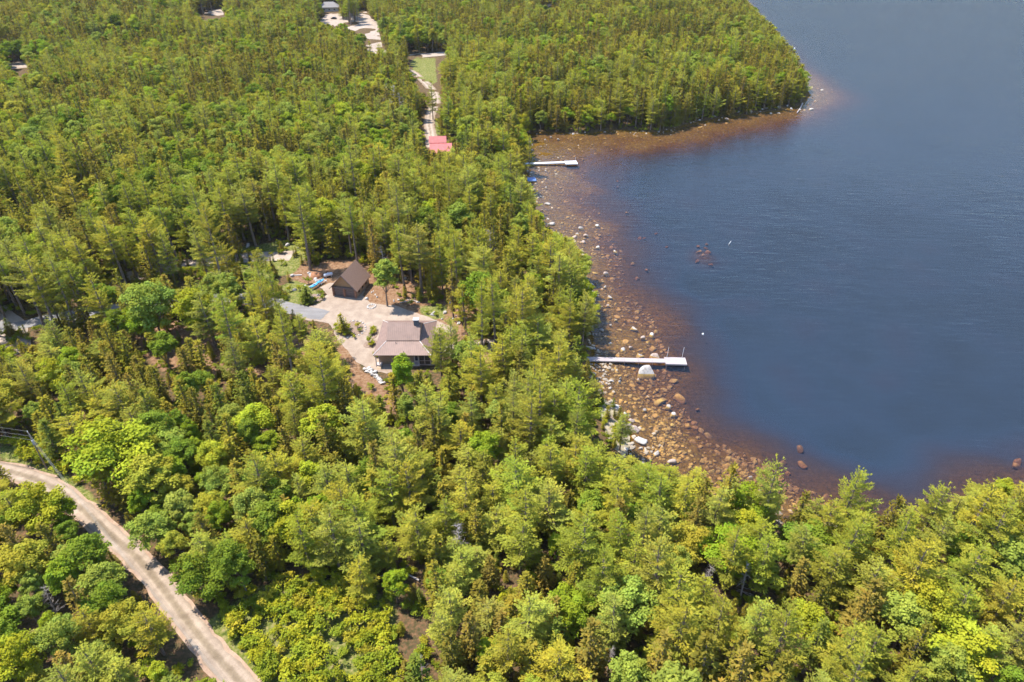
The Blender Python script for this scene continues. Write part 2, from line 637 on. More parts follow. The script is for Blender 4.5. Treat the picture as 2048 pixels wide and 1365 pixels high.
# ------------------------------------------------------------------ roads, drives
def sheet(name, pts, mat, step=1.3, dz=0.03, kind="structure", line=None):
    """irregular area draped over the ground; pts = outline in metres"""
    P = []
    n = len(pts)
    for i in range(n):
        a, b = np.array(pts[i]), np.array(pts[(i + 1) % n])
        k = max(1, int(np.linalg.norm(b - a) / step))
        for j in range(k):
            q = a + (b - a) * j / k
            P.append((q[0] + (vnoise(q[0], q[1], 1.7, 4) - 0.5) * 0.7, q[1] + (vnoise(q[0], q[1], 1.7, 5) - 0.5) * 0.7))
    xs = np.arange(min(p[0] for p in P), max(p[0] for p in P), step)
    ys = np.arange(min(p[1] for p in P), max(p[1] for p in P), step)
    X, Y = np.meshgrid(xs, ys)
    X, Y = X.ravel(), Y.ravel()
    k = inpoly(X, Y, P) & (dist_line(X, Y, P, True) > step * 0.5)
    V = [Vector((float(a), float(b))) for a, b in P] + [Vector((float(a), float(b))) for a, b in zip(X[k], Y[k])]
    res = delaunay_2d_cdt(V, [], [list(range(len(P)))], 1, 1e-4)
    v = np.array([(q[0], q[1]) for q in res[0]])
    z = terrain(v[:, 0], v[:, 1]) + dz
    f = np.array([t for t in res[2] if len(t) == 3])
    me = mesh_np(name, np.column_stack([v, z]), f, [mat], smooth_=True)
    if line:
        a = me.attributes.new("across", "FLOAT", "POINT")
        a.data.foreach_set("value", dist_line(v[:, 0], v[:, 1], line).astype(np.float32))
    return tag(link(name, me), kind=kind)


def strip_outline(px, w, n=5):
    P = smooth([at(*p)[:2] for p in px], n)
    L, Rr = [], []
    for i, p in enumerate(P):
        a, b = np.array(P[max(i - 1, 0)]), np.array(P[min(i + 1, len(P) - 1)])
        d = (b - a) / (np.linalg.norm(b - a) + 1e-9)
        nn = np.array([-d[1], d[0]])
        L.append(tuple(np.array(p) + nn * w / 2))
        Rr.append(tuple(np.array(p) - nn * w / 2))
    return L + Rr[::-1], P


def gravel_mat(name, base, light, dirx=1.0, diry=0.25, rot=0.0, ruts=False):
    m, nt, n, l = newmat(name)
    out = N(n, "ShaderNodeOutputMaterial")
    b = N(n, "ShaderNodeBsdfPrincipled", Roughness=0.95)
    geo = N(n, "ShaderNodeNewGeometry")
    mp = N(n, "ShaderNodeMapping")
    mp.inputs["Rotation"].default_value = (0, 0, rot)
    mp.inputs["Scale"].default_value = (dirx, diry, 1)
    l.new(geo.outputs["Position"], mp.inputs["Vector"])
    n1 = N(n, "ShaderNodeTexNoise", Scale=0.8, Detail=7.0, Roughness=0.65)
    l.new(mp.outputs[0], n1.inputs["Vector"])
    n2 = N(n, "ShaderNodeTexNoise", Scale=6.0, Detail=4.0, Roughness=0.7)
    l.new(geo.outputs["Position"], n2.inputs["Vector"])
    ad = N(n, "ShaderNodeMix", data_type="FLOAT")
    ad.inputs["Factor"].default_value = 0.35
    l.new(n1.outputs["Fac"], ad.inputs["A"])
    l.new(n2.outputs["Fac"], ad.inputs["B"])
    r = ramp(n, [(0.36, base), (0.5, tuple((a + c) / 2 for a, c in zip(base, light))), (0.62, light)])
    l.new(ad.outputs["Result"], r.inputs["Fac"])
    colr = r.outputs["Color"]
    if ruts:
        # wheels keep two bands clean; loose darker gravel and weeds stay on the crown and at the edges
        ac = N(n, "ShaderNodeAttribute", attribute_name="across")
        wob = N(n, "ShaderNodeMath", operation="MULTIPLY_ADD")
        l.new(n1.outputs["Fac"], wob.inputs[0])
        wob.inputs[1].default_value = 0.5
        l.new(ac.outputs["Fac"], wob.inputs[2])
        rr = ramp(n, [(0.0, (0.62, 0.6, 0.5)), (0.16, (0.74, 0.72, 0.64)), (0.3, (1.08, 1.07, 1.05)), (0.5, (1.06, 1.05, 1.03)), (0.62, (0.84, 0.82, 0.77)), (0.85, (0.72, 0.66, 0.55))])
        sc_ = N(n, "ShaderNodeMath", operation="MULTIPLY_ADD")
        l.new(wob.outputs[0], sc_.inputs[0])
        sc_.inputs[1].default_value = 0.45
        sc_.inputs[2].default_value = -0.1
        l.new(sc_.outputs[0], rr.inputs["Fac"])
        mm = N(n, "ShaderNodeMix", data_type="RGBA", blend_type="MULTIPLY")
        mm.inputs["Factor"].default_value = 1.0
        l.new(r.outputs["Color"], mm.inputs["A"])
        l.new(rr.outputs["Color"], mm.inputs["B"])
        colr = mm.outputs["Result"]
    l.new(colr, b.inputs["Base Color"])
    bp = N(n, "ShaderNodeBump", Strength=0.4, Distance=0.08)
    l.new(n2.outputs["Fac"], bp.inputs["Height"])
    l.new(bp.outputs["Normal"], b.inputs["Normal"])
    l.new(b.outputs["BSDF"], out.inputs["Surface"])
    return m


ROAD_PX = [(-160, 930), (-60, 932), (0, 940), (60, 955), (112, 979), (167, 1022), (225, 1073), (280, 1122), (325, 1177), (366, 1231), (418, 1296), (466, 1349), (520, 1410), (580, 1480)]
M_ROAD = gravel_mat("road_gravel", (0.2, 0.148, 0.108), (0.34, 0.265, 0.2), 0.7, 0.7, 0.0, True)
rd_out, ROAD = strip_outline(ROAD_PX, 3.0)
sheet("road", rd_out, M_ROAD, 0.45, 0.05, line=ROAD)
M_SHOULDER = gravel_mat("road_shoulder", (0.24, 0.15, 0.1), (0.36, 0.25, 0.17), 1.0, 0.5)
ro2, _ = strip_outline(ROAD_PX, 3.9)
sheet("road_verge", ro2, M_SHOULDER, 1.1, 0.02)

M_YARD = gravel_mat("yard_gravel", (0.21, 0.15, 0.108), (0.33, 0.255, 0.19), 0.6, 0.6)
M_ASPH = gravel_mat("drive_grey", (0.14, 0.13, 0.125), (0.21, 0.195, 0.185), 0.3, 0.8)
yard_px = [(590, 612), (620, 615), (640, 606), (655, 590), (640, 575), (660, 566), (735, 566), (725, 590), (740, 606), (790, 612), (830, 625), (872, 640), (905, 655), (912, 665), (872, 668),
           (872, 690), (872, 730), (800, 740), (775, 748), (745, 742), (712, 724), (694, 700), (676, 684), (668, 662), (655, 648), (610, 640), (585, 630)]
sheet("yard", [at(*p)[:2] for p in yard_px], M_YARD, 1.0, 0.05)
dr_out, DRIVE = strip_outline([(-60, 640), (20, 655), (90, 640), (190, 625), (300, 612), (400, 596), (470, 596), (540, 606), (600, 622), (650, 632)], 4.6)
sheet("driveway", dr_out, M_ASPH, 1.0, 0.075)
M_SAND = gravel_mat("pale_sand", (0.24, 0.18, 0.135), (0.36, 0.29, 0.23), 0.6, 0.6)
p_out, PATH1 = strip_outline([(190, 572), (240, 556), (300, 545), (340, 536), (400, 524), (455, 518), (520, 514), (585, 512)], 6.0)
sheet("sand_track", p_out, M_SAND, 1.2, 0.04)
c_out, CDRIVE = strip_outline([(760, 122), (800, 134), (835, 152), (862, 178), (872, 200), (862, 225), (858, 248), (862, 272), (862, 296)], 4.6)
M_DRIVE = gravel_mat("drive_gravel", (0.24, 0.18, 0.135), (0.36, 0.29, 0.23), 0.6, 0.6, 0.0, True)
sheet("cabin_drive", c_out, M_DRIVE, 0.8, 0.05, line=CDRIVE)
f_out, FROAD = strip_outline([(1010, 84), (950, 96), (890, 108), (830, 113), (785, 118), (752, 100), (745, 70), (735, 45), (720, 25)], 10.0)
sheet("far_road", f_out, M_SAND, 2.5, 0.06)
sheet("far_yard", [at(*p)[:2] for p in [(620, 40), (660, 28), (720, 26), (760, 45), (752, 95), (735, 105), (738, 70), (690, 58), (630, 50)]], M_SAND, 2.5, 0.09)
sheet("left_clearing", [at(*p)[:2] for p in [(-40, 640), (10, 612), (50, 640), (62, 690), (30, 712), (-40, 700)]], M_SAND, 1.5, 0.06)
sheet("far_clearing", [at(*p)[:2] for p in [(385, 30), (410, 12), (445, 12), (448, 34), (410, 36)]], M_SAND, 2.5, 0.06)
sheet("far_track", [at(*p)[:2] for p in [(0, 125), (40, 118), (120, 112), (125, 122), (60, 136), (0, 142)]], M_SAND, 2.5, 0.06)
sheet("north_clearing", [at(*p)[:2] for p in [(1075, 8), (1110, 0), (1118, 8), (1090, 18)]], M_SAND, 2.5, 0.06)
sheet("stony_path", [at(*p)[:2] for p in [(878, 688), (920, 684), (990, 680), (1000, 700), (950, 708), (890, 712)]], M_SAND, 1.2, 0.04)


# ------------------------------------------------------------------ tree meshes
def rhombs(c, u, v):
    """leaf-shaped quads: centre c, half axes u, v"""
    n = len(c)
    V = np.empty((n, 4, 3))
    V[:, 0] = c - u
    V[:, 1] = c + v - u * 0.15
    V[:, 2] = c + u
    V[:, 3] = c - v - u * 0.15
    Fq = np.arange(n * 4).reshape(n, 4)
    return V.reshape(-1, 3), Fq


def unit(a):
    return a / (np.linalg.norm(a, axis=-1, keepdims=True) + 1e-9)


def tubes(segs, n=3):
    """segs: list of (p0,p1,r0,r1)"""
    V, Fq = [], []
    k = 0
    ang = np.arange(n) * 2 * math.pi / n
    for p0, p1, r0, r1 in segs:
        p0, p1 = np.array(p0), np.array(p1)
        d = unit(p1 - p0)
        a = unit(np.cross(d, [0.3, 0.2, 0.93] if abs(d[2]) < 0.9 else [1, 0, 0]))
        b = np.cross(d, a)
        ring = np.outer(np.cos(ang), a) + np.outer(np.sin(ang), b)
        V += [p0 + ring * r0, p1 + ring * r1]
        for q in range(n):
            Fq.append((k + q, k + (q + 1) % n, k + n + (q + 1) % n, k + n + q))
        k += 2 * n
    return np.concatenate(V), np.array(Fq)


def tufts(r, pos, dirs, ln, wd, per, spread, up):
    """needle sprays: per rhombs splayed around each direction"""
    n = len(pos)
    P = np.repeat(pos, per, 0)
    D = np.repeat(dirs, per, 0) + r.normal(0, spread, (n * per, 3))
    D[:, 2] += up
    D = unit(D)
    L = ln * r.uniform(0.7, 1.25, (n * per, 1))
    W = wd * r.uniform(0.7, 1.25, (n * per, 1))
    S = unit(np.cross(D, np.array([0, 0, 1.0]) + r.normal(0, 0.26, (n * per, 3))))
    c = P + D * L * 0.5 + r.normal(0, 0.05, (n * per, 3))
    return rhombs(c, D * L * 0.5, S * W * 0.5)


def trunk_segs(r, h, r0, bend=0.02, top=0.96, n=7):
    pts = []
    ox, oy = 0.0, 0.0
    for i in range(n + 1):
        t = i / n * top
        pts.append((np.array([ox, oy, t * h - (0.4 if i == 0 else 0)]), r0 * (1 - t) ** 0.8 + 0.02))
        ox += r.normal(0, bend) * h / n
        oy += r.normal(0, bend) * h / n
    return pts


def trunk_at(pts, z):
    for (a, _), (b, _) in zip(pts[:-1], pts[1:]):
        if z <= b[2]:
            t = (z - a[2]) / (b[2] - a[2])
            return a + (b - a) * t
    return pts[-1][0].copy()


def make_conifer(seed, kind, h, R, cb):
    r = np.random.default_rng(seed)
    pts = trunk_segs(r, h, 0.013 * h + 0.05, 0.012)
    V, Fq = [], []
    tv, tf = tubes([(a, b, ra, rb) for (a, ra), (b, rb) in zip(pts[:-1], pts[1:])], 7)
    segs = []
    pos, dirs, tnt = [], [], []
    z = cb * h
    gap = r.uniform(0, 6.28)
    gw = r.uniform(0.0, 0.4)
    while z < h * 0.985:
        t = (z - cb * h) / (h - cb * h)
        if kind == "pine":
            prof = min(1.0, 0.65 + 1.6 * t) * (1 - t) ** 0.55 + 0.1
            nb = r.integers(5, 7)
            step = r.uniform(0.8, 1.25)
            el0 = 0.0 + 0.6 * t
            sstart, ds, latk = 0.18, 0.26, 0.33
        else:
            prof = (1 - t) ** 0.8 + 0.06
            if t < 0.12:
                prof *= 0.6 + 3 * t
            nb = r.integers(4, 7)
            step = r.uniform(0.38, 0.6)
            el0 = -0.22 + 0.75 * t
            sstart, ds, latk = 0.12, 0.33, 0.32
        az0 = r.uniform(0, 6.28)
        for k in range(nb):
            az = az0 + k * 6.283 / nb + r.normal(0, 0.25)
            L = R * prof * (r.uniform(0.5, 1.25) if kind == "pine" else r.uniform(0.6, 1.14))
            if kind == "pine" and r.random() < 0.12:
                L *= r.uniform(0.35, 0.6)
            if math.cos(az - gap) > 0.4:
                L *= 1 - gw
            L = max(L, 0.35)
            el = el0 + r.normal(0, 0.1 if kind == "pine" else 0.14)
            d = np.array([math.cos(az) * math.cos(el), math.sin(az) * math.cos(el), math.sin(el)])
            lat = np.array([-math.sin(az), math.cos(az), 0.0])
            p0 = trunk_at(pts, z)
            curve = 0.16 * L if kind == "pine" else 0.06 * L
            tip = p0 + d * L + np.array([0, 0, curve])
            if L > 0.9:
                segs.append((p0, p0 + d * L * 0.55 + np.array([0, 0, curve * 0.3]), 0.014 * L + 0.012, 0.007 * L + 0.008))
            if r.random() < (0.04 if kind == "pine" else 0.03) and t < 0.5:
                continue
            ns = max(2, int(L * (1 - sstart) / ds))
            bt = r.uniform(0.82, 1.16)
            hue = r.normal(0, 0.05)
            for s in np.linspace(sstart, 1.0, ns):
                c = p0 + d * L * s + np.array([0, 0, curve * s * s])
                w = latk * L * (1 - 0.75 * (s - sstart) / (1 - sstart)) * (0.55 + 0.45 * min(1, (s - sstart) * 4 + 0.3))
                gs = 0.26 if kind == "pine" else 0.34
                nl = max(0, int(w / gs))
                for q in range(-nl, nl + 1):
                    if nl and abs(q) < nl and r.random() < 0.12:
                        continue
                    o = lat * q * gs + d * (abs(q) * 0.14) + np.array([0, 0, r.normal(0, 0.07) - 0.05 * abs(q) * (0.3 if kind == "pine" else 1)])
                    pos.append(c + o)
                    dd = d + lat * (0.75 * np.sign(q)) if q else d.copy()
                    if kind != "pine":
                        dd = dd + np.array([0, 0, -0.15])
                    dirs.append(dd)
                    tip_new = 1.12 if (abs(q) == nl or s > 0.9) else 0.95
                    tnt.append((bt * tip_new * (1 + hue), bt * tip_new, bt * (1 - hue)))
        z += step
    # leader
    for k in range(5):
        pos.append(trunk_at(pts, h * 0.97) + np.array([0, 0, -0.2 * k]))
        dirs.append(np.array([r.normal(0, 0.4), r.normal(0, 0.4), 1.0]))
        tnt.append((1.1, 1.1, 1.0))
    pos, dirs, tnt = np.array(pos), unit(np.array(dirs)), np.array(tnt)
    if kind == "pine":
        per, ln, wd, spread, up = 5, 0.42, 0.125, 0.36, 0.12
    else:
        per, ln, wd, spread, up = 3, 0.5, 0.27, 0.38, 0.05
    cv, cf = tufts(r, pos, dirs, ln, wd, per, spread, up)
    ct = np.repeat(tnt, per * 4, 0)
    sv, sf = tubes(segs, 3)
    tv2 = np.concatenate([tv, sv])
    tf2 = [tf, sf + len(tv)]
    return (cv, cf, ct), (tv2, tf2)


def leaf_clump(r, c, rad, n, ls, flat=0.75):
    d = unit(r.normal(0, 1, (n, 3)))
    d[:, 2] = np.where(d[:, 2] < -0.35, -d[:, 2], d[:, 2])
    rr = rad * r.uniform(0.5, 1.3, (n, 1))
    p = c + d * rr * np.array([1, 1, flat])
    nrm = unit(d * 0.7 + np.array([0, 0, 0.55]) + r.normal(0, 0.5, (n, 3)))
    u = unit(np.cross(nrm, r.normal(0, 1, (n, 3))))
    v = np.cross(nrm, u)
    s = ls * r.uniform(0.7, 1.3, (n, 1))
    return p, u * s * 0.5, v * s * 0.36


def make_broadleaf(seed, h, R, cb, nclump=40, nleaf=95, ls=0.36):
    r = np.random.default_rng(seed)
    fork = h * cb
    base = trunk_segs(r, fork * 1.15, 0.014 * h + 0.05, 0.02, top=1.0, n=4)
    segs = [(a, b, 0.016 * h * (1 - 0.12 * i) + 0.03, 0.016 * h * (1 - 0.12 * (i + 1)) + 0.03) for i, ((a, _), (b, _)) in enumerate(zip(base[:-1], base[1:]))]
    tv, tf = tubes(segs, 7)
    top = base[-1][0]
    cz = h * (cb + 1) / 2 + 0.02 * h
    hz = h * (1 - cb) / 2
    lop = unit(r.normal(0, 1, (5, 3)))
    la = r.uniform(-0.28, 0.25, 5)
    C, P, U, W, T, ls_ = [], [], [], [], [], []
    limbs = []
    for i in range(nclump):
        d = unit(r.normal(0, 1, 3))
        if d[2] < -0.55:
            d[2] *= -0.5
            d = unit(d)
        f = r.uniform(0.5, 0.95) if i > 8 else r.uniform(0.1, 0.5)
        f *= 1 + float(np.sum(la * np.maximum(lop @ d, 0) ** 2))
        c = np.array([0, 0, cz]) + d * np.array([R, R, hz]) * f
        rad = r.uniform(0.16, 0.34) * R * (1.1 if i < 9 else 0.9)
        rad = max(0.4, min(rad, 1.15))
        n = int(nleaf * r.uniform(0.7, 1.25) * min(1.3, (rad / 0.8) ** 2 + 0.25))
        p, u, w = leaf_clump(r, c, rad, n, ls)
        P.append(p)
        U.append(u)
        W.append(w)
        b = r.uniform(0.84, 1.16)
        hu = r.normal(0, 0.05)
        T.append(np.tile([b * (1 + hu), b, b * (1 - hu)], (n, 1)) * r.uniform(0.88, 1.12, (n, 1)))
        if f > 0.45 and len(limbs) < 12:
            mid = top * 0.45 + c * 0.55 + np.array([0, 0, -0.1 * h * 0.3])
            limbs += [(top, mid, 0.006 * h + 0.02, 0.004 * h + 0.015), (mid, c, 0.004 * h + 0.015, 0.012)]
    cv, cf = rhombs(np.concatenate(P), np.concatenate(U), np.concatenate(W))
    ct = np.repeat(np.concatenate(T), 4, 0)
    sv, sf = tubes(limbs, 3)
    return (cv, cf, ct), (np.concatenate([tv, sv]), [tf, sf + len(tv)])


def make_dead(seed, h):
    r = np.random.default_rng(seed)
    pts = trunk_segs(r, h, 0.012 * h + 0.04, 0.02)
    tv, tf = tubes([(a, b, ra, rb) for (a, ra), (b, rb) in zip(pts[:-1], pts[1:])], 6)
    segs = []
    z = 0.25 * h
    while z < 0.97 * h:
        for k in range(r.integers(2, 4)):
            az = r.uniform(0, 6.28)
            L = (1.15 - z / h) * r.uniform(1.2, 2.8)
            el = r.uniform(-0.2, 0.5)
            d = np.array([math.cos(az) * math.cos(el), math.sin(az) * math.cos(el), math.sin(el)])
            p0 = trunk_at(pts, z)
            mid = p0 + d * L * 0.6
            segs += [(p0, mid, 0.045, 0.03), (mid, p0 + d * L + np.array([r.normal(0, .2), r.normal(0, .2), 0.15]), 0.03, 0.012)]
            for q in range(3):
                s0 = p0 + d * L * r.uniform(0.3, 0.8)
                segs.append((s0, s0 + unit(d + r.normal(0, 0.7, 3)) * r.uniform(0.4, 0.9), 0.022, 0.01))
        z += r.uniform(0.35, 0.7)
    sv, sf = tubes(segs, 3)
    return np.concatenate([tv, sv]), [tf, sf + len(tv)]


# variants: kind -> list of dict(crown mesh, trunk mesh, joined mesh, h, R)
VAR = {}


def add_variant(kind, c, t, h, R, desc, bark=None):
    (cv, cf, ct), (tv, tf) = c, t
    bark = bark or M_BARK
    crown = mesh_np(kind + "_crown", cv, cf, [M_FOL], ct)
    trunk = mesh_np(kind + "_trunk", tv, tf, [bark])
    nf = sum(len(f) for f in tf)
    jt = np.concatenate([ct, np.ones((len(tv), 3))])
    joined = mesh_np(kind + "_whole", np.concatenate([cv, tv]), [cf] + [f + len(cv) for f in tf], [M_FOL, bark], jt, [0] * len(cf) + [1] * nf)
    VAR.setdefault(kind, []).append(dict(crown=crown, trunk=trunk, joined=joined, h=h, R=R, desc=desc))


for s, (h, R, cb, dsc) in enumerate([(15, 3.7, 0.24, "broad"), (15, 3.4, 0.3, "rounded"), (15, 4.1, 0.28, "wide spreading"), (15, 3.0, 0.24, "slender"), (15, 3.5, 0.36, "open"), (15, 3.2, 0.28, "ragged")]):
    add_variant("pine_tree", *make_conifer(100 + s, "pine", h, R, cb), h, R, dsc)
for s, (h, R, cb, dsc) in enumerate([(22, 3.6, 0.46, "tall bare-trunked"), (22, 3.2, 0.52, "high-crowned"), (22, 4.0, 0.42, "tall spreading"), (22, 2.9, 0.46, "tall slim")]):
    add_variant("tall_pine", *make_conifer(150 + s, "pine", h, R, cb), h, R, dsc)
for s, (h, R, cb, dsc) in enumerate([(12, 2.3, 0.10, "conical"), (12, 2.0, 0.14, "narrow"), (12, 2.6, 0.12, "bushy"), (12, 1.8, 0.18, "spindly"), (12, 2.2, 0.2, "pointed"), (12, 2.4, 0.08, "dense")]):
    add_variant("spruce_tree", *make_conifer(200 + s, "spruce", h, R, cb), h, R, dsc)
for s, (h, R, cb, dsc) in enumerate([(10, 2.9, 0.22, "round"), (10, 2.5, 0.26, "upright"), (10, 3.3, 0.2, "spreading"), (10, 2.7, 0.18, "lumpy"), (10, 2.2, 0.24, "slim"), (10, 3.1, 0.3, "domed")]):
    add_variant("broadleaf_tree", *make_broadleaf(300 + s, h, R, cb, 60, 120, 0.31), h, R, dsc)
for s, (h, R) in enumerate([(2.0, 1.3), (1.6, 1.1), (2.4, 1.2)]):
    add_variant("shrub", *make_broadleaf(400 + s, h, R, 0.08, 14, 60, 0.26), h, R, "leafy")
DEADV = []
for s in range(3):
    v, f = make_dead(500 + s, 10.0)
    DEADV.append(mesh_np("dead_tree", v, f, [M_DEAD]))

# ------------------------------------------------------------------ where trees may stand (photo pixels)
# (polygon, chance that a tree whose crown falls inside is dropped)
KEEP = [
    ([(578, 602), (590, 560), (605, 530), (655, 520), (690, 505), (738, 540), (752, 575), (775, 612), (870, 622), (900, 650), (905, 690), (875, 700), (870, 735), (800, 752), (765, 760), (720, 748), (700, 720), (680, 690), (650, 668), (640, 648), (596, 640)], 1.0),
    ([(-20, 912), (60, 932), (118, 957), (178, 1002), (238, 1055), (296, 1106), (346, 1166), (388, 1222), (440, 1286), (490, 1338), (545, 1400), (490, 1400), (445, 1362), (394, 1308), (342, 1242), (300, 1190), (256, 1138), (205, 1090), (150, 1040), (95, 1000), (50, 978), (-20, 960)], 0.97),
    ([(828, 148), (870, 176), (880, 200), (870, 262), (900, 266), (910, 285), (897, 302), (868, 300), (852, 290), (848, 262), (846, 240), (860, 205), (832, 162)], 1.0),
    ([(820, 98), (892, 100), (892, 120), (872, 124), (876, 172), (850, 164), (822, 132)], 1.0),
    ([(690, 42), (735, 38), (758, 60), (756, 100), (735, 108), (736, 72), (690, 55)], 1.0),
    ([(622, 44), (668, 26), (690, 40), (672, 50)], 1.0), ([(644, 0), (676, 0), (676, 20), (644, 22)], 1.0),
    ([(200, 572), (240, 540), (330, 515), (400, 500), (470, 488), (560, 478), (600, 505), (590, 530), (500, 536), (400, 545), (330, 552)], 0.93),
    ([(270, 660), (330, 640), (430, 655), (600, 690), (610, 745), (540, 725), (430, 745), (330, 742), (285, 705)], 0.72),
    ([(905, 685), (975, 680), (975, 750), (905, 742)], 0.75), ([(750, 572), (860, 560), (945, 590), (945, 650), (880, 625), (775, 612)], 0.8),
    ([(730, 735), (770, 735), (775, 790), (730, 775), (690, 760)], 0.9),
    ([(400, 1262), (470, 1195), (600, 1155), (700, 1170), (790, 1205), (800, 1380), (530, 1380)], 0.97),
    ([(-20, 878), (65, 880), (140, 955), (215, 1030), (270, 1090), (262, 1105), (180, 1030), (60, 938), (-20, 918)], 0.93),
    ([(0, 612), (30, 612), (62, 650), (60, 700), (0, 705)], 1.0), ([(385, 28), (445, 8), (450, 36), (410, 40)], 1.0), ([(25, 122), (45, 118), (62, 145), (30, 150)], 1.0),
    ([(1190, 795), (1228, 796), (1268, 870), (1262, 925), (1226, 910), (1200, 850)], 1.0),
    ([(555, 610), (560, 570), (600, 545), (640, 560), (640, 610)], 0.9),
    ([(1072, 6), (1112, -4), (1120, 10), (1090, 20)], 0.9),
    ([(1285, 82), (1312, 75), (1312, 130), (1290, 128)], 0.6),
    ([(1050, 312), (1100, 318), (1100, 372), (1050, 372)], 1.0), ([(1174, 690), (1230, 690), (1230, 745), (1180, 742)], 0.85),
]
OPENWATER = [(1052, 318), (1062, 400), (1085, 452), (1130, 470), (1158, 500), (1172, 545), (1180, 600), (1192, 660), (1196, 720), (1206, 790), (1226, 800), (1262, 850), (1266, 885), (1280, 922), (1330, 935),
             (1480, 962), (1540, 975), (1600, 985), (1655, 985), (1700, 1012), (1760, 985), (1820, 968), (1900, 975), (1950, 962), (2000, 935), (2060, 915), (2060, -60), (1478, -60), (1492, 0), (1540, 45), (1575, 85),
             (1606, 125), (1616, 175), (1600, 205), (1400, 234), (1320, 255), (1230, 262), (1060, 268), (1046, 285)]

POND_TREES = []
OPEN_G = [([at(*p)[:2] for p in poly]) for poly in [NEEDLE_PX[0], NEEDLE_PX[1], GRASS_PX[1], GRASS_PX[4], GRASS_PX[3]]]
YARD_G = [at(*p)[:2] for p in [(575, 605), (585, 560), (620, 540), (690, 515), (740, 545), (770, 600), (880, 630), (920, 660), (890, 720), (870, 750), (770, 765), (700, 750), (660, 690), (640, 650), (590, 645)]]

TONES = {
    "pine_tree": [("yellow-green", (0.285, 0.273, 0.036)), ("pale green", (0.300, 0.296, 0.048)), ("fresh green", (0.250, 0.268, 0.033)), ("grey-green", (0.260, 0.259, 0.047)), ("golden green", (0.320, 0.287, 0.035))],
    "spruce_tree": [("olive", (0.225, 0.188, 0.027)), ("dark olive", (0.160, 0.139, 0.023)), ("brownish", (0.215, 0.162, 0.033)), ("deep green", (0.140, 0.160, 0.027)), ("mossy green", (0.250, 0.221, 0.028))],
    "broadleaf_tree": [("vivid green", (0.220, 0.282, 0.020)), ("lime green", (0.310, 0.324, 0.025)), ("soft green", (0.245, 0.282, 0.043)), ("leaf green", (0.170, 0.226, 0.023)), ("yellowish", (0.320, 0.296, 0.033))],
    "shrub": [("bright", (0.300, 0.305, 0.022)), ("green", (0.210, 0.249, 0.022)), ("yellowish", (0.350, 0.315, 0.031))],
}

trees = []  # dicts x,y,z,kind,var,h,w,rz,tone,toneidx


def kind_choice(px, py, x, y, s, n1, n2, u):
    """(kind probabilities pine, spruce, broad; height range; spacing)"""
    if py > 880 and px > 1150:
        p, hr, spc = (0.74, 0.12, 0.14), (11, 15), 3.71
    elif py > 1120 and px > 700:
        p, hr, spc = (0.34, 0.42, 0.24), (7.5, 12.5), 2.94
    elif py > 1000 and px < 480:
        p, hr, spc = (0.45, 0.27, 0.28), (8, 13), 3.32
    elif px < 460 and py > 690:
        p, hr, spc = (0.3, 0.3, 0.4), (9, 14), 3.32
    elif px < 640 and 380 < py <= 700:
        p, hr, spc = (0.55, 0.2, 0.25), (14, 21), 3.83
    elif 820 < px < 1230 and 320 < py < 900:
        p, hr, spc = (0.56, 0.36, 0.08), (12, 18), 3.32
    elif py >= 690:
        p, hr, spc = (0.30, 0.58, 0.12), (10, 16), 3.07
    elif py > 380:
        p, hr, spc = (0.5, 0.38, 0.12), (14, 20), 3.45
    elif px > 880 and py < 290:
        p, hr, spc = (0.3, 0.5, 0.2), (11, 18), 3.58
    elif py < 110:
        p, hr, spc = (0.24, 0.5, 0.26), (12, 20), 3.83
    elif py < 380:
        p, hr, spc = (0.16, 0.44, 0.40), (11, 16.5), 3.58
    else:
        p, hr, spc = (0.3, 0.45, 0.25), (9, 14), 3.07
    # clumping by species
    a = p[0] * (0.15 + 3.0 * n1 ** 2)
    b = p[1] * (0.15 + 3.0 * n2 ** 2)
    c = p[2] * (0.15 + 3.0 * (1 - 0.5 * n1 - 0.5 * n2) ** 2)
    t = a + b + c
    k = "pine_tree" if u < a / t else ("spruce_tree" if u < (a + b) / t else "broadleaf_tree")
    return k, hr, spc


GRID = {}


def far_enough(x, y, r):
    cx_, cy_ = int(x // 4), int(y // 4)
    for i in (-1, 0, 1):
        for j in (-1, 0, 1):
            for (a, b, q) in GRID.get((cx_ + i, cy_ + j), ()):
                if (a - x) ** 2 + (b - y) ** 2 < ((r + q) * 0.82) ** 2:
                    return False
    return True


def put(x, y, r):
    GRID.setdefault((int(x // 4), int(y // 4)), []).append((x, y, r))


def add_tree(x, y, z, kind, h, var=None, tone=None, wide=1.0):
    real = kind
    if kind == "pine_tree" and h > 17.5:
        kind = "tall_pine"
    vs = VAR[kind]
    vi = var % len(vs) if var is not None else R_.randrange(len(vs))
    v = vs[vi]
    sz = h / v["h"]
    base = {"pine_tree": 0.9 + 0.35 * (sz - 0.8), "tall_pine": 0.95, "spruce_tree": (1.0 if y > 200 else 0.86) + 0.35 * (sz - 0.7), "broadleaf_tree": sz ** 0.9}[kind]
    w = base * R_.uniform(0.84, 1.2) * wide * (1.1 if y > 200 else 1.04)
    ti = tone if tone is not None else R_.choices(range(5), (28, 26, 24, 10, 12) if real == "spruce_tree" else ((24, 14, 34, 20, 8) if real == "broadleaf_tree" else (30, 22, 20, 14, 14)))[0]
    nm, c = TONES[real][ti]
    j = R_.uniform(0.9, 1.1)
    c = tuple(q * j * R_.uniform(0.95, 1.05) for q in c)
    trees.append(dict(x=x, y=y, z=z, kind=real, vk=kind, vi=vi, h=h, w=w, sz=sz, rz=R_.uniform(0, 6.28), tone=c, tn=nm, R=v["R"] * w, desc=v["desc"]))


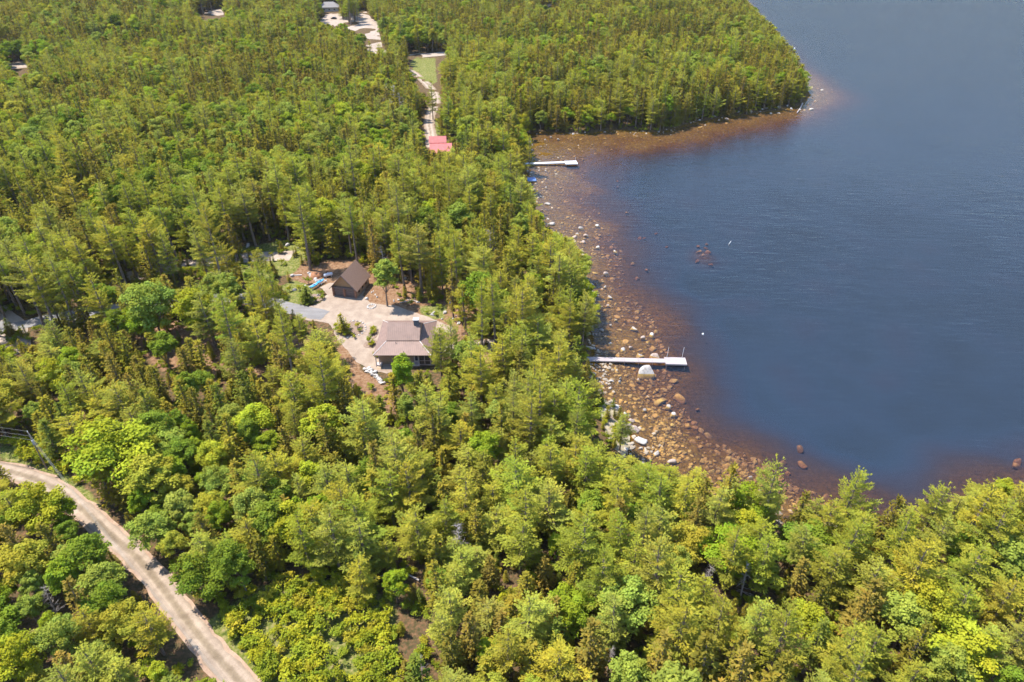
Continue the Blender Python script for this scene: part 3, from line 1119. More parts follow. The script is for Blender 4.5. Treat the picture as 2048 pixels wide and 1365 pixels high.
# --- trees that can be told apart in the photo: (kind, base px, base py, top py, variant, tone, width)
HAND = [
    ("pine_tree", 621, 541, 372, 0, 2, 1.15), ("pine_tree", 716, 533, 400, 1, 2, 1.0), ("pine_tree", 704, 516, 395, 3, 3, 1.0), ("pine_tree", 844, 588, 440, 2, 3, 1.1), ("pine_tree", 919, 626, 458, 0, 0, 0.95),
    ("pine_tree", 886, 592, 470, 3, 2, 0.8), ("pine_tree", 901, 567, 440, 1, 0, 0.9), ("broadleaf_tree", 775, 613, 523, 1, 2, 0.95), ("pine_tree", 643, 785, 690, 2, 0, 1.2), ("pine_tree", 606, 690, 628, 0, 0, 0.8),
    ("spruce_tree", 688, 668, 628, 2, 4, 0.8), ("spruce_tree", 615, 604, 574, 5, 3, 1.1), ("pine_tree", 255, 577, 430, 0, 0, 1.0), ("pine_tree", 241, 567, 450, 1, 2, 0.9), ("pine_tree", 327, 553, 425, 2, 0, 1.1),
    ("pine_tree", 318, 552, 440, 3, 2, 0.9), ("pine_tree", 452, 592, 405, 0, 0, 0.95), ("pine_tree", 409, 468, 360, 1, 2, 0.9), ("pine_tree", 120, 674, 510, 2, 0, 1.1), ("pine_tree", 92, 660, 505, 0, 3, 1.0),
    ("pine_tree", 276, 560, 455, 1, 0, 0.9), ("broadleaf_tree", 405, 680, 585, 0, 1, 1.2), ("broadleaf_tree", 325, 678, 565, 2, 2, 1.25), ("pine_tree", 478, 492, 385, 3, 0, 0.9), ("pine_tree", 596, 793, 600, 3, 0, 0.8),
    ("pine_tree", 484, 750, 590, 1, 2, 0.85), ("pine_tree", 884, 765, 655, 0, 0, 0.85), ("pine_tree", 905, 742, 640, 2, 1, 0.85), ("pine_tree", 965, 744, 560, 3, 0, 0.8), ("pine_tree", 995, 727, 550, 1, 0, 0.85),
    ("broadleaf_tree", 811, 818, 708, 4, 0, 0.95), ("spruce_tree", 794, 822, 745, 3, 0, 1.0), ("spruce_tree", 845, 818, 742, 0, 0, 1.1), ("pine_tree", 1239, 903, 828, 4, 3, 0.7),
    ("broadleaf_tree", 255, 985, 868, 2, 1, 1.25), ("broadleaf_tree", 330, 1015, 925, 0, 4, 1.1), ("pine_tree", 665, 870, 700, 2, 0, 1.1), ("broadleaf_tree", 662, 925, 820, 1, 1, 1.0), ("pine_tree", 745, 940, 800, 0, 1, 1.0),
    ("pine_tree", 800, 990, 868, 2, 3, 1.1), ("pine_tree", 1670, 1082, 942, 0, 0, 0.9), ("broadleaf_tree", 638, 1010, 925, 1, 1, 0.95), ("broadleaf_tree", 415, 1200, 1125, 2, 3, 1.1), ("broadleaf_tree", 230, 1215, 1140, 0, 2, 1.25),
    ("broadleaf_tree", 1440, 1150, 1070, 2, 0, 1.3), ("broadleaf_tree", 1600, 1130, 1065, 2, 3, 1.3), ("broadleaf_tree", 1905, 1140, 1080, 2, 3, 1.2), ("broadleaf_tree", 1880, 1340, 1260, 2, 1, 1.5), ("broadleaf_tree", 1112, 1130, 1075, 1, 0, 0.9),
    ("pine_tree", 1515, 1080, 930, 0, 1, 1.05), ("spruce_tree", 1435, 1060, 910, 2, 0, 1.1), ("pine_tree", 560, 640, 530, 1, 2, 0.8), ("pine_tree", 545, 655, 520, 3, 2, 0.8), ("pine_tree", 528, 560, 500, 4, 0, 0.8),
    ("pine_tree", 574, 690, 610, 3, 0, 0.8), ("pine_tree", 866, 240, 158, 3, 0, 0.9), ("pine_tree", 1058, 350, 270, 3, 0, 0.8), ("pine_tree", 1060, 455, 370, 3, 1, 0.7), ("spruce_tree", 745, 140, 60, 0, 4, 1.1),
]
for k, bx, by, ty, var, tone, wd in HAND:
    x, y, z = at(bx, by)
    h = 4.0
    while h < 27 and proj(x, y, z + h)[1] > ty:
        h += 0.25
    if k != "pine_tree":
        h = min(h, 15)
    add_tree(x, y, z, k, h, var, tone, wd)
    put(x, y, 1.5)

# --- random forest
NC = 240000
cy = np.sqrt(rng.uniform(28 ** 2, 800 ** 2, NC))
half = 0.84 * cy + 30
cx = rng.uniform(-1, 1, NC) * half
ok = cx < 330
cx, cy = cx[ok], cy[ok]
s_all = sd(cx, cy)
ok = s_all > 0.7
cx, cy, s_all = cx[ok], cy[ok], s_all[ok]
cz = terrain(cx, cy)
bpx, bpy_ = proj(cx, cy, cz)
n1 = vnoise(cx, cy, 26, 7)
n2 = vnoise(cx, cy, 22, 8)
u1 = rng.random(len(cx))
u2 = rng.random(len(cx))
ghole = vnoise(cx, cy, 9, 9)
nst = vnoise(cx, cy, 38, 15) * 0.6 + vnoise(cx, cy, 14, 16) * 0.4
bad = np.zeros(len(cx), bool)
for P, w in ((ROAD, 3.0), (DRIVE, 3.2), (CDRIVE, 4.2), (FROAD, 6.0)):
    bad |= dist_line(cx, cy, P) < w
bad |= inpoly(cx, cy, YARD_G)
for P in OPEN_G:
    bad |= inpoly(cx, cy, P) & (u2 > 0.45)
bad |= (ghole > 0.84) & (u2 > 0.25)
order = np.nonzero(~bad)[0]
hh = np.zeros(len(cx))
kk = [None] * len(cx)
spc_ = np.zeros(len(cx))
for i in order:
    k, hr, spc = kind_choice(bpx[i], bpy_[i], cx[i], cy[i], s_all[i], n1[i], n2[i], u1[i])
    f = rng.random() ** 0.85
    h = hr[0] * 0.88 + (hr[1] * 1.04 - hr[0] * 0.88) * f
    if k == "spruce_tree":
        h *= 0.92
        spc *= 0.85
    elif k == "broadleaf_tree":
        h *= 0.74
        spc *= 0.98
    h *= 0.72 + 0.56 * nst[i]
    if rng.random() < 0.05 and k == "pine_tree" and bpy_[i] < 900:
        h *= 1.3
    if s_all[i] < 6:
        h *= 0.62 + 0.38 * s_all[i] / 6
    kk[i] = k
    hh[i] = h
    spc_[i] = spc


def crown_hits(i_arr, h_arr, poly, fr=(0.2, 0.45, 0.7, 0.97)):
    r = np.zeros(len(i_arr), bool)
    for f in fr:
        a, b = proj(cx[i_arr], cy[i_arr], cz[i_arr] + h_arr * f)
        r |= inpoly(a, b, poly)
        if f < 0.9:
            o = ppm(cx[i_arr], cy[i_arr], cz[i_arr]) * spc_[i_arr] * 0.8
            r |= inpoly(a - o, b, poly) | inpoly(a + o, b, poly)
    return r


# crowns over open water are trimmed to the height the shoreline allows
for _ in range(9):
    hit = crown_hits(order, hh[order], OPENWATER, (0.97,))
    hh[order[hit]] *= 0.9
keep_mask = hh[order] > 3.2
order = order[keep_mask]
hit = crown_hits(order, hh[order], OPENWATER, (0.97,))
order = order[~hit]
for poly, prob in KEEP:
    hit = crown_hits(order, hh[order], poly)
    # a shorter tree may still fit
    hh[order[hit]] *= 0.62
    hit2 = crown_hits(order, hh[order], poly)
    hh[order[hit2]] /= 0.62
    drop = hit2 & (rng.random(len(order)) < prob)
    order = order[~drop]
for i in order:
    r = spc_[i]
    if far_enough(cx[i], cy[i], r * 0.5 * 1.9 / 1.64):
        if kk[i] == "spruce_tree" and rng.random() < 0.0:
            continue
        put(cx[i], cy[i], r * 0.5 * 1.9 / 1.64)
        add_tree(float(cx[i]), float(cy[i]), float(cz[i]), kk[i], float(hh[i]))

# ------------------------------------------------------------------ which trees are objects of their own
for t in trees:
    t["u"], t["v"] = proj(t["x"], t["y"], t["z"] + t["h"] * 0.62)
    k = ppm(t["x"], t["y"], t["z"] + t["h"] * 0.6)
    t["area"] = (k * t["R"] * 2) * (k * t["h"] * 0.7)
    t["in"] = 8 < t["u"] < 2040 and 8 < t["v"] < 1357
single = []
for k in ("pine_tree", "spruce_tree", "broadleaf_tree"):
    L = sorted((t for t in trees if t["kind"] == k and t["in"]), key=lambda t: -t["area"])
    handset = [t for t in trees[:len(HAND)] if t["kind"] == k]
    sel = handset + [t for t in L if t not in handset][:298 - len(handset)]
    for t in sel:
        t["single"] = True
    single += sel


ORD = ["leftmost", "second from left", "third from left", "fourth from left", "fifth from left", "sixth from left", "seventh from left", "eighth from left", "ninth from left", "tenth from left", "eleventh from left", "twelfth from left"]
LAND = [("the brown garage", 695, 560, 12), ("the metal-roofed cottage", 808, 690, 13), ("the red-roofed cabin", 882, 290, 16), ("the wooden lake pier", 1200, 722, 11), ("the utility pole", 80, 905, 9),
        ("the pale far dock", 1058, 328, 14), ("the ring of stones", 743, 614, 8), ("the white stone pile", 765, 750, 9)]
LANDG = [(n, at(px, py)[:2], px, r) for n, px, py, r in LAND]


def place_phrase(u, v, x, y):
    for n, (a, b), px, r in LANDG:
        d = math.hypot(x - a, y - b)
        if d < r:
            if abs(x - a) > abs(y - b):
                return ("left of " if x < a else "right of ") + n
            return ("behind " if y > b else "in front of ") + n
    d = float(dist_line(np.array([x]), np.array([y]), ROAD)[0])
    rows = ["top edge", "upper part", "upper middle", "middle height", "lower middle", "lower part", "bottom edge"]
    cols = ["far left", "left", "left of centre", "centre", "right of centre", "right", "far right"]
    i = min(6, int(v / 1365 * 7))
    j = min(6, int(u / 2048 * 7))
    if d < 8:
        side = "near side of gravel road" if y < float(np.interp(x, [p[0] for p in ROAD], [p[1] for p in ROAD])) else "far side of gravel road"
        return side + ", " + rows[i]
    s = float(sd(np.array([x]), np.array([y]))[0])
    if 0 < s < 6 and y < 300:
        return "at water's edge, " + rows[i] + " " + cols[j]
    return "photo's " + rows[i] + ", " + cols[j]


def unique_labels(items, make):
    """items: dicts with u, v; make(t) -> label without a rank. Adds a rank from left to right where labels repeat."""
    by = {}
    for t in items:
        by.setdefault(make(t), []).append(t)
    for lab, L in by.items():
        if len(L) == 1:
            L[0]["label"] = lab
            continue
        L.sort(key=lambda t: t["u"])
        for i, t in enumerate(L):
            w = ORD[i] if i < len(ORD) else f"{i + 1}th from left"
            if i == len(L) - 1:
                w = "rightmost"
            t["label"] = lab + ", " + w


NAMES = {"pine_tree": "white pine", "spruce_tree": "spruce", "broadleaf_tree": "leafy tree"}


def tree_label(t):
    sz = ""
    if t["vk"] != "tall_pine":
        sz = "big " if t["h"] > {"pine_tree": 14, "spruce_tree": 13.5, "broadleaf_tree": 10.5}[t["kind"]] else ("small " if t["h"] < {"pine_tree": 9.5, "spruce_tree": 8.5, "broadleaf_tree": 7}[t["kind"]] else "")
    return f"{sz}{t['desc']} {t['tn']} {NAMES[t['kind']]}, {place_phrase(t['u'], t['v'], t['x'], t['y'])}"


unique_labels(single, tree_label)
GROUP = {"pine_tree": "white pines of the lakeside forest", "spruce_tree": "spruces of the lakeside forest", "broadleaf_tree": "leafy trees among the conifers"}
CAT = {"pine_tree": "pine tree", "spruce_tree": "spruce tree", "broadleaf_tree": "broadleaf tree"}
for t in single:
    v = VAR[t["vk"]][t["vi"]]
    e = empty(t["kind"], (t["x"], t["y"], t["z"] - 0.1), t["rz"])
    e.rotation_euler = (R_.gauss(0, 0.02), R_.gauss(0, 0.02), t["rz"])
    e.scale = (t["w"], t["w"], t["sz"])
    tag(e, t["label"], CAT[t["kind"]], GROUP[t["kind"]])
    c = link("crown", v["crown"], e)
    c["tone"] = t["tone"]
    link("trunk", v["trunk"], e)


# ------------------------------------------------------------------ stuff: one object that instances meshes on points
def scatter(name, protos, P, vi, rz, scl, tone, kind="stuff"):
    coll = bpy.data.collections.new(name + "_kinds")
    for i, me in enumerate(protos):
        o = bpy.data.objects.new(f"{name}_kind_{i:02d}", me)
        coll.objects.link(o)
    me = bpy.data.meshes.new(name)
    n = len(P)
    me.vertices.add(n)
    me.vertices.foreach_set("co", np.asarray(P, np.float32).ravel())
    a = me.attributes.new("vi", "INT", "POINT")
    a.data.foreach_set("value", np.asarray(vi, np.int32))
    rot = np.zeros((n, 3), np.float32)
    rot[:, 2] = rz
    rot[:, :2] = rng.normal(0, 0.03, (n, 2))
    a = me.attributes.new("rot", "FLOAT_VECTOR", "POINT")
    a.data.foreach_set("vector", rot.ravel())
    a = me.attributes.new("scl", "FLOAT_VECTOR", "POINT")
    a.data.foreach_set("vector", np.asarray(scl, np.float32).ravel())
    a = me.attributes.new("tone", "FLOAT_COLOR", "POINT")
    c = np.ones((n, 4), np.float32)
    c[:, :3] = tone
    a.data.foreach_set("color", c.ravel())
    o = link(name, me)
    o["kind"] = kind
    ng = bpy.data.node_groups.new(name + "_nodes", "GeometryNodeTree")
    ng.interface.new_socket("Geometry", in_out="INPUT", socket_type="NodeSocketGeometry")
    ng.interface.new_socket("Geometry", in_out="OUTPUT", socket_type="NodeSocketGeometry")
    nn, ll = ng.nodes, ng.links
    gi, go = nn.new("NodeGroupInput"), nn.new("NodeGroupOutput")
    ci = nn.new("GeometryNodeCollectionInfo")
    ci.inputs["Collection"].default_value = coll
    ci.inputs["Separate Children"].default_value = True
    ci.inputs["Reset Children"].default_value = True
    ip = nn.new("GeometryNodeInstanceOnPoints")
    ip.inputs["Pick Instance"].default_value = True

    def attr(nm, dt):
        q = nn.new("GeometryNodeInputNamedAttribute")
        q.data_type = dt
        q.inputs["Name"].default_value = nm
        return q.outputs["Attribute"]
    ll.new(gi.outputs[0], ip.inputs["Points"])
    ll.new(ci.outputs[0], ip.inputs["Instance"])
    ll.new(attr("vi", "INT"), ip.inputs["Instance Index"])
    er = nn.new("FunctionNodeEulerToRotation")
    ll.new(attr("rot", "FLOAT_VECTOR"), er.inputs[0])
    ll.new(er.outputs[0], ip.inputs["Rotation"])
    ll.new(attr("scl", "FLOAT_VECTOR"), ip.inputs["Scale"])
    ll.new(ip.outputs[0], go.inputs[0])
    md = o.modifiers.new("scatter", "NODES")
    md.node_group = ng
    return o


rest = [t for t in trees if not t.get("single")]
keys = [(k, i) for k in VAR if k != "shrub" for i in range(len(VAR[k]))]
kidx = {k: i for i, k in enumerate(keys)}
scatter("forest", [VAR[k][i]["joined"] for k, i in keys], [(t["x"], t["y"], t["z"] - 0.1) for t in rest], [kidx[(t["vk"], t["vi"])] for t in rest],
        [t["rz"] for t in rest], [(t["w"], t["w"], t["sz"]) for t in rest], [t["tone"] for t in rest])

# undergrowth: young spruces and shrubs filling the forest floor
NU = 60000
ux = rng.uniform(-1, 1, NU)
uy = np.sqrt(rng.uniform(34 ** 2, 340 ** 2, NU))
ux = ux * (0.84 * uy + 15)
us = sd(ux, uy)
thick = np.zeros(NU, bool)
for P in (OPEN_G[3], OPEN_G[4]):
    thick |= inpoly(ux, uy, P)
bad = us < 0.8
for P, w in ((ROAD, 2.8), (DRIVE, 2.5), (CDRIVE, 3.5), (FROAD, 5.0)):
    bad |= dist_line(ux, uy, P) < w
bad |= inpoly(ux, uy, YARD_G)
for P in (OPEN_G[0], OPEN_G[1], OPEN_G[2]):
    bad |= inpoly(ux, uy, P) & (rng.random(NU) > 0.45)
bad |= (~thick) & (rng.random(NU) > 0.48)
k = np.nonzero(~bad)[0]
uz = terrain(ux[k], uy[k])
vi, scl, tone = [], [], []
for i in k:
    if thick[i] or rng.random() < 0.55:
        vi.append(int(rng.integers(0, 3)))
        q = rng.uniform(0.7, 1.35) if thick[i] else rng.uniform(0.45, 1.0)
        scl.append((q, q, q * rng.uniform(0.8, 1.2)))
        c = np.array(TONES["shrub"][int(rng.choice(3, p=[0.5, 0.3, 0.2] if thick[i] else [0.25, 0.65, 0.1]))][1])
    else:
        vi.append(3 + int(rng.integers(0, 2)))
        q = rng.uniform(0.16, 0.34)
        scl.append((q * 1.2, q * 1.2, q))
        c = np.array(TONES["spruce_tree"][int(rng.integers(0, 5))][1])
    tone.append(c * rng.uniform(0.85, 1.15))
scatter("undergrowth", [v["joined"] for v in VAR["shrub"]] + [VAR["spruce_tree"][i]["joined"] for i in (0, 2)], np.stack([ux[k], uy[k], uz - 0.05], 1), vi, rng.uniform(0, 6.28, len(k)), scl, tone)

# ------------------------------------------------------------------ rocks
def rock_mesh(seed):
    r = np.random.default_rng(seed)
    bm = bmesh.new()
    bmesh.ops.create_icosphere(bm, subdivisions=3, radius=1.0)
    v = np.array([p.co[:] for p in bm.verts])
    for _ in range(12):
        n = unit(r.normal(0, 1, 3))
        d = r.uniform(0.42, 0.85)
        k = v @ n - d
        v -= np.outer(np.maximum(k, 0) * 0.92, n)
    for f, a in ((1.3, 0.09), (2.9, 0.045), (6.0, 0.02)):
        ph = r.uniform(0, 6.28, (3, 3))
        q = sum(np.sin(v @ (r.normal(0, 1, 3) * f * 1.6) + ph[i, 0]) for i in range(3)) / 3
        v *= (1 + a * q)[:, None]
    v /= np.abs(v).max(0)
    f = np.array([[p.index for p in t.verts] for t in bm.faces])
    bm.free()
    return mesh_np("rock", v, f, [M_ROCK], smooth_=(seed % 2 == 0))


ROCKS = [rock_mesh(700 + i) for i in range(10)]
STONE = {"pale": (0.4, 0.365, 0.33), "pinkish": (0.38, 0.3, 0.25), "grey": (0.26, 0.24, 0.22), "white": (0.48, 0.45, 0.415)}
rocks = []


def rock(name, x, y, zc, sx, sy, sz, tone, desc, cat="rock", group=None, rz=None):
    k = ppm(x, y, zc)
    u, v = proj(x, y, zc)
    rocks.append(dict(name=name, x=x, y=y, z=zc, s=(sx, sy, sz), tone=tone, desc=desc, cat=cat, group=group, u=u, v=v, rz=R_.uniform(0, 6.28) if rz is None else rz, pxw=k * sx * 2, my=R_.randrange(10)))


# stones that break the surface: photo x, y, width in pixels
EM = [(1082, 394, 7), (1095, 408, 13), (1096, 437, 8), (1103, 448, 16), (1161, 456, 13), (1194, 451, 9), (1173, 470, 14), (1154, 467, 9), (1149, 473, 11), (1165, 483, 10), (1123, 476, 10), (1196, 494, 9), (1163, 502, 15),
      (1231, 502, 8), (1165, 511, 10), (1155, 512, 7), (1171, 513, 6), (1166, 535, 14), (1211, 547, 14), (1184, 568, 10), (1185, 584, 11), (1219, 593, 12), (1196, 591, 6), (1214, 610, 8), (1204, 612, 5), (1186, 616, 8), (1231, 638, 8),
      (1203, 660, 10), (1267, 655, 20), (1302, 668, 13), (1286, 675, 10), (1221, 650, 6), (1210, 573, 7), (1204, 577, 6), (1220, 686, 10), (1247, 699, 12), (1262, 694, 10), (1280, 709, 17), (1309, 711, 27), (1188, 696, 8), (1196, 700, 6),
      (1277, 759, 9), (1241, 756, 7), (1224, 761, 13), (1239, 763, 7), (1295, 792, 11), (1335, 811, 14), (1345, 827, 13), (1288, 819, 10), (1249, 826, 8), (1263, 841, 14), (1283, 896, 9), (1313, 906, 16), (1501, 953, 13),
      (1344, 923, 20), (1521, 980, 9), (1228, 820, 22), (1212, 828, 14), (1222, 842, 16), (1236, 868, 20), (1230, 858, 14), (1250, 900, 12), (1206, 752, 8), (1213, 766, 7), (1220, 775, 8), (1207, 740, 6),
      (1102, 274, 5), (1090, 279, 6), (1117, 278, 7), (1059, 284, 7), (1146, 269, 6), (1169, 267, 5), (1210, 264, 5), (1116, 263, 5), (1429, 236, 6), (1454, 238, 10), (1453, 228, 9), (1438, 240, 6), (1399, 242, 5), (1476, 228, 6), (1488, 221, 8), (1500, 226, 9),
      (1464, 226, 5), (1381, 247, 4), (1524, 222, 5), (1533, 220, 7), (1622, 218, 10), (1615, 208, 7), (1644, 180, 7), (1625, 193, 5), (1630, 202, 6), (1624, 174, 4), (1556, 218, 8), (1557, 226, 8), (1541, 217, 8), (1500, 226, 7), (1489, 221, 6), (1476, 228, 5), (1454, 237, 8),
      (1428, 236, 6), (1438, 240, 5), (1454, 228, 7), (1465, 225, 5), (1542, 227, 5), (1582, 218, 6), (1573, 215, 5), (1520, 225, 4), (1600, 220, 5), (1470, 8, 6), (1486, 20, 5), (1480, 2, 7), (1496, 34, 5), (1080, 322, 5), (1078, 341, 4), (1091, 341, 5),
      (1055, 342, 6), (1062, 346, 6), (1076, 343, 3), (1092, 375, 6), (1063, 300, 6), (1052, 376, 5), (1068, 390, 4), (1085, 420, 6), (1078, 428, 6), (1128, 482, 7), (1140, 486, 8), (1150, 500, 8), (1160, 524, 9), (1170, 556, 8), (1176, 575, 7), (1192, 566, 5), (1190, 600, 6), (1196, 640, 7), (1192, 668, 6)]
SUB = [(1223, 518, 10), (1275, 550, 11), (1261, 640, 13), (1249, 684, 18), (1280, 700, 15), (1297, 683, 15), (1349, 757, 19), (1315, 778, 15), (1360, 792, 30), (1320, 798, 40), (1260, 792, 14), (1241, 804, 18), (1256, 825, 14), (1309, 862, 37),
       (1297, 898, 16), (1355, 893, 16), (1366, 913, 12), (1375, 847, 19), (1409, 916, 16), (1510, 942, 15), (1483, 958, 13), (1396, 812, 10), (1461, 913, 23), (1603, 888, 18), (1567, 918, 18), (1606, 921, 24), (2041, 914, 26), (2036, 924, 22), (1866, 988, 20),
       (1396, 513, 10), (1400, 498, 13), (1419, 498, 15), (1414, 485, 9), (1424, 520, 11), (1399, 481, 10), (1416, 475, 8), (1408, 505, 9), (1236, 355, 5), (1236, 366, 6), (1160, 279, 9), (1150, 312, 11), (1098, 305, 12), (1140, 299, 10), (1190, 305, 8), (1236, 269, 8), (1210, 277, 8),
       (1281, 468, 9), (1290, 468, 7), (1335, 482, 8), (1314, 456, 7), (1254, 421, 9), (1180, 431, 9), (1145, 431, 9), (1242, 498, 9), (1230, 509, 7), (1295, 533, 10), (1238, 541, 8), (1265, 522, 9), (1300, 640, 9), (1275, 620, 12), (1255, 600, 10), (1240, 570, 9), (1225, 560, 8),
       (1236, 712, 16), (1262, 720, 18), (1330, 740, 13), (1335, 700, 12), (1325, 690, 11), (1310, 745, 12), (1265, 770, 14), (1285, 775, 16), (1300, 770, 13), (1330, 775, 12), (1340, 770, 14), (1290, 835, 15), (1310, 830, 16), (1330, 840, 14), (1345, 850, 15), (1360, 865, 13), (1285, 860, 12), (1325, 880, 18), (1340, 900, 15),
       (1385, 880, 15), (1400, 890, 13), (1420, 885, 16), (1435, 900, 15), (1450, 930, 18), (1475, 935, 16), (1490, 925, 14), (1510, 920, 17), (1530, 930, 15), (1545, 945, 17), (1560, 955, 15), (1580, 940, 14), (1425, 940, 18), (1395, 935, 14), (1440, 955, 14), (1530, 965, 14), (1495, 975, 15), (1550, 975, 15), (1380, 900, 13), (1470, 965, 13),
       (1720, 1012, 16), (1740, 1020, 15), (1705, 1005, 15), (1655, 985, 12), (1672, 998, 14), (1650, 1010, 14), (1690, 1020, 15)]
em_seen = []
for px, py, w in EM + [(1290, 743, 38), (1270, 860, 33), (1281, 882, 28)]:
    if any(abs(px - a) < 3 and abs(py - b) < 3 for a, b in em_seen):
        continue
    em_seen.append((px, py))
    x, y = g0(px, py, 0.15)
    W = max(0.5, w / ppm(x, y, 0))
    bed = tz(x, y)
    top = min(0.95, 0.16 + 0.2 * W * R_.uniform(0.7, 1.3)) if bed < 0 else bed + 0.4 * W
    if w == 38:
        top = 1.9
    sz = (top - bed + 0.35 * W) / 2
    tn = R_.choice(["pale", "pale", "white", "pinkish"])
    big = "great" if W > 2.6 else ("sizeable" if W > 1.5 else "small")
    rock("boulder", x, y, top - sz, W / 2, W / 2 * R_.uniform(0.6, 0.95), sz, tn, f"{big} {tn} boulder breaking the water", "boulder", "boulders along the lake shore", rz=R_.uniform(-0.5, 0.5))


def sub_rock(px, py, w):
    x, y = g0(px, py, -0.4)
    W = max(0.6, w / ppm(x, y, 0))
    bed = tz(x, y)
    if bed > -0.2:
        return
    top = min(-0.1 + 0.35 * min(0.0, bed + 0.6), bed + W * R_.uniform(0.16, 0.4))
    top = max(top, -0.75) if bed > -1.2 else max(top, -0.95)
    sz = (top - bed + 0.25 * W) / 2
    big = "big" if W > 2.0 else ("mid-sized" if W > 1.2 else "small")
    sz = max(0.2, min(sz, 0.4 * W))
    rock("sunken_rock", x, y, min(top - sz, bed + 0.7 * sz), W / 2, W / 2 * R_.uniform(0.6, 0.95), sz, R_.choice(["pale", "pinkish"]), f"{big} ochre rock under shallow water", "sunken rock", "sunken rocks in the shallows")


for p in SUB:
    sub_rock(*p)
ncount = len(SUB)
tries = 0
while ncount < 265 and tries < 20000:
    tries += 1
    a, b = (R_.uniform(1160, 1560), R_.uniform(440, 990)) if R_.random() < 0.8 else (R_.uniform(1055, 1660), R_.uniform(165, 420))
    x, y = g0(a, b)
    if not inpoly(np.array([x]), np.array([y]), ISO_REG)[0] or not inpoly(np.array([x]), np.array([y]), WATER)[0]:
        continue
    if any(abs(r["u"] - a) < (r["pxw"] * 0.5 + 3) and abs(r["v"] - b) < (r["pxw"] * 0.35 + 3) for r in rocks):
        continue
    k = ppm(x, y, 0)
    sub_rock(a, b, k * R_.choice([0.7, 0.8, 0.9, 1.0, 1.2, 1.4, 1.7, 2.0]))
    ncount += 1

# stones around the yard and the track
YST = [(584, 553, 9, "white"), (611, 573, 6, "white"), (590, 581, 11, "white"), (637, 592, 8, "pale"), (734, 598, 9, "white"), (747, 583, 4, "white"), (868, 629, 15, "white"), (889, 627, 10, "pale"), (885, 639, 6, "white"),
       (917, 648, 9, "white"), (903, 657, 6, "white"), (932, 638, 8, "white"), (907, 639, 7, "pale"), (902, 608, 10, "pale"), (834, 606, 6, "pale"), (912, 633, 5, "pale"), (931, 628, 6, "pale"), (821, 606, 7, "grey"), (808, 604, 8, "grey"), (812, 558, 7, "pale"), (852, 562, 8, "white"),
       (496, 493, 12, "white"), (478, 497, 10, "pale"), (574, 492, 12, "white"), (597, 497, 5, "white"), (553, 486, 7, "grey"), (39, 663, 5, "white"), (24, 700, 7, "white"), (540, 620, 8, "white"), (545, 645, 9, "pale"), (555, 650, 7, "white"),
       (743, 586, 5, "white"), (751, 590, 5, "white"), (755, 595, 6, "pale"), (788, 603, 7, "pale"), (797, 601, 6, "white"), (828, 239, 8, "white"), (834, 208, 5, "white"), (484, 744, 5, "white"), (497, 757, 5, "white"), (490, 765, 4, "white")]
for px, py, w, tn in YST:
    x, y, z = at(px, py)
    W = w / ppm(x, y, z)
    rock("boulder", x, y, z + 0.12 * W, W / 2, W / 2 * R_.uniform(0.6, 0.9), W * 0.42, tn, f"{tn} boulder lying on dry ground", "boulder", "boulders set about the yard")
x, y, z = at(625, 599)
rock("boulder", x, y, z + 0.3, 1.35, 0.8, 0.75, "pinkish", "broad brown-topped boulder in the small garden bed", "boulder", "boulders set about the yard", 0.3)
for i, (px, py) in enumerate([(619, 547), (620, 551), (623, 554), (626, 557), (630, 560), (634, 562), (639, 562)]):
    x, y, z = at(px, py)
    rock("wall_stone", x, y, z + 0.15, 0.6, 0.42, 0.45, "white", "white block of the short retaining edge by the garage", "stone", "retaining edge stones")
for i in range(11):
    a = i * 6.283 / 11
    x, y, z = at(743, 614)
    rock("ring_stone", x + 0.95 * math.cos(a), y + 0.95 * math.sin(a), z + 0.1, 0.32, 0.26, 0.22, "white", "white stone of the small planted ring", "stone", "stones of the planted ring")
for i in range(26):
    t = i / 25
    px = 727 + 42 * t + R_.uniform(-6, 6)
    py = 743 + 40 * max(0, t - 0.35) ** 1.1 + R_.uniform(-4, 5)
    x, y, z = at(px, py)
    W = R_.uniform(0.6, 1.25)
    rock("pile_stone", x, y, z + 0.15, W / 2, W * 0.4, W * 0.38, "white", "white stone in the heap below the cottage", "stone", "stones heaped below the cottage")
for i in range(11):
    x, y, z = at(919 + 2.9 * i, 708 - 0.25 * i + R_.uniform(-1, 1))
    rock("edging_stone", x, y, z + 0.1, 0.3, 0.22, 0.22, "pale", "pale stone in the low line right of the cottage", "stone", "low line of stones")
for i in range(15):
    a = -1.9 + i * 0.27
    x, y, z = at(703, 659)
    rock("bed_stone", x + 3.3 * math.cos(a), y + 3.6 * math.sin(a), z + 0.08, R_.uniform(0.2, 0.38), R_.uniform(0.2, 0.3), 0.22, "white", "white stone edging the round island bed", "stone", "stones edging the island bed")


def rock_label(t):
    return f"{t['desc']}, {place_phrase(t['u'], t['v'], t['x'], t['y'])}"


place_full = place_phrase


def rock_place(t):
    d = math.hypot(t["x"] - 27, t["y"] - 125)
    if "water" in t["desc"]:
        if d < 13:
            return "by the wooden lake pier"
        if math.hypot(t["x"] - 15, t["y"] - 254) < 16:
            return "by the pale far dock"
        if t["v"] < 300 and t["u"] > 1380:
            return "off the wooded point"
        if t["v"] < 300:
            return "along the bay's far shore"
        if t["u"] > 1380 and t["v"] < 540:
            return "on the offshore shoal"
        if t["v"] > 830:
            return "in the lower cove" if t["u"] > 1330 else "by the pale shore ledge"
        return "off the left bank, " + ("upper" if t["v"] < 480 else "middle" if t["v"] < 580 else "lower") + " stretch"
    return place_full(t["u"], t["v"], t["x"], t["y"])


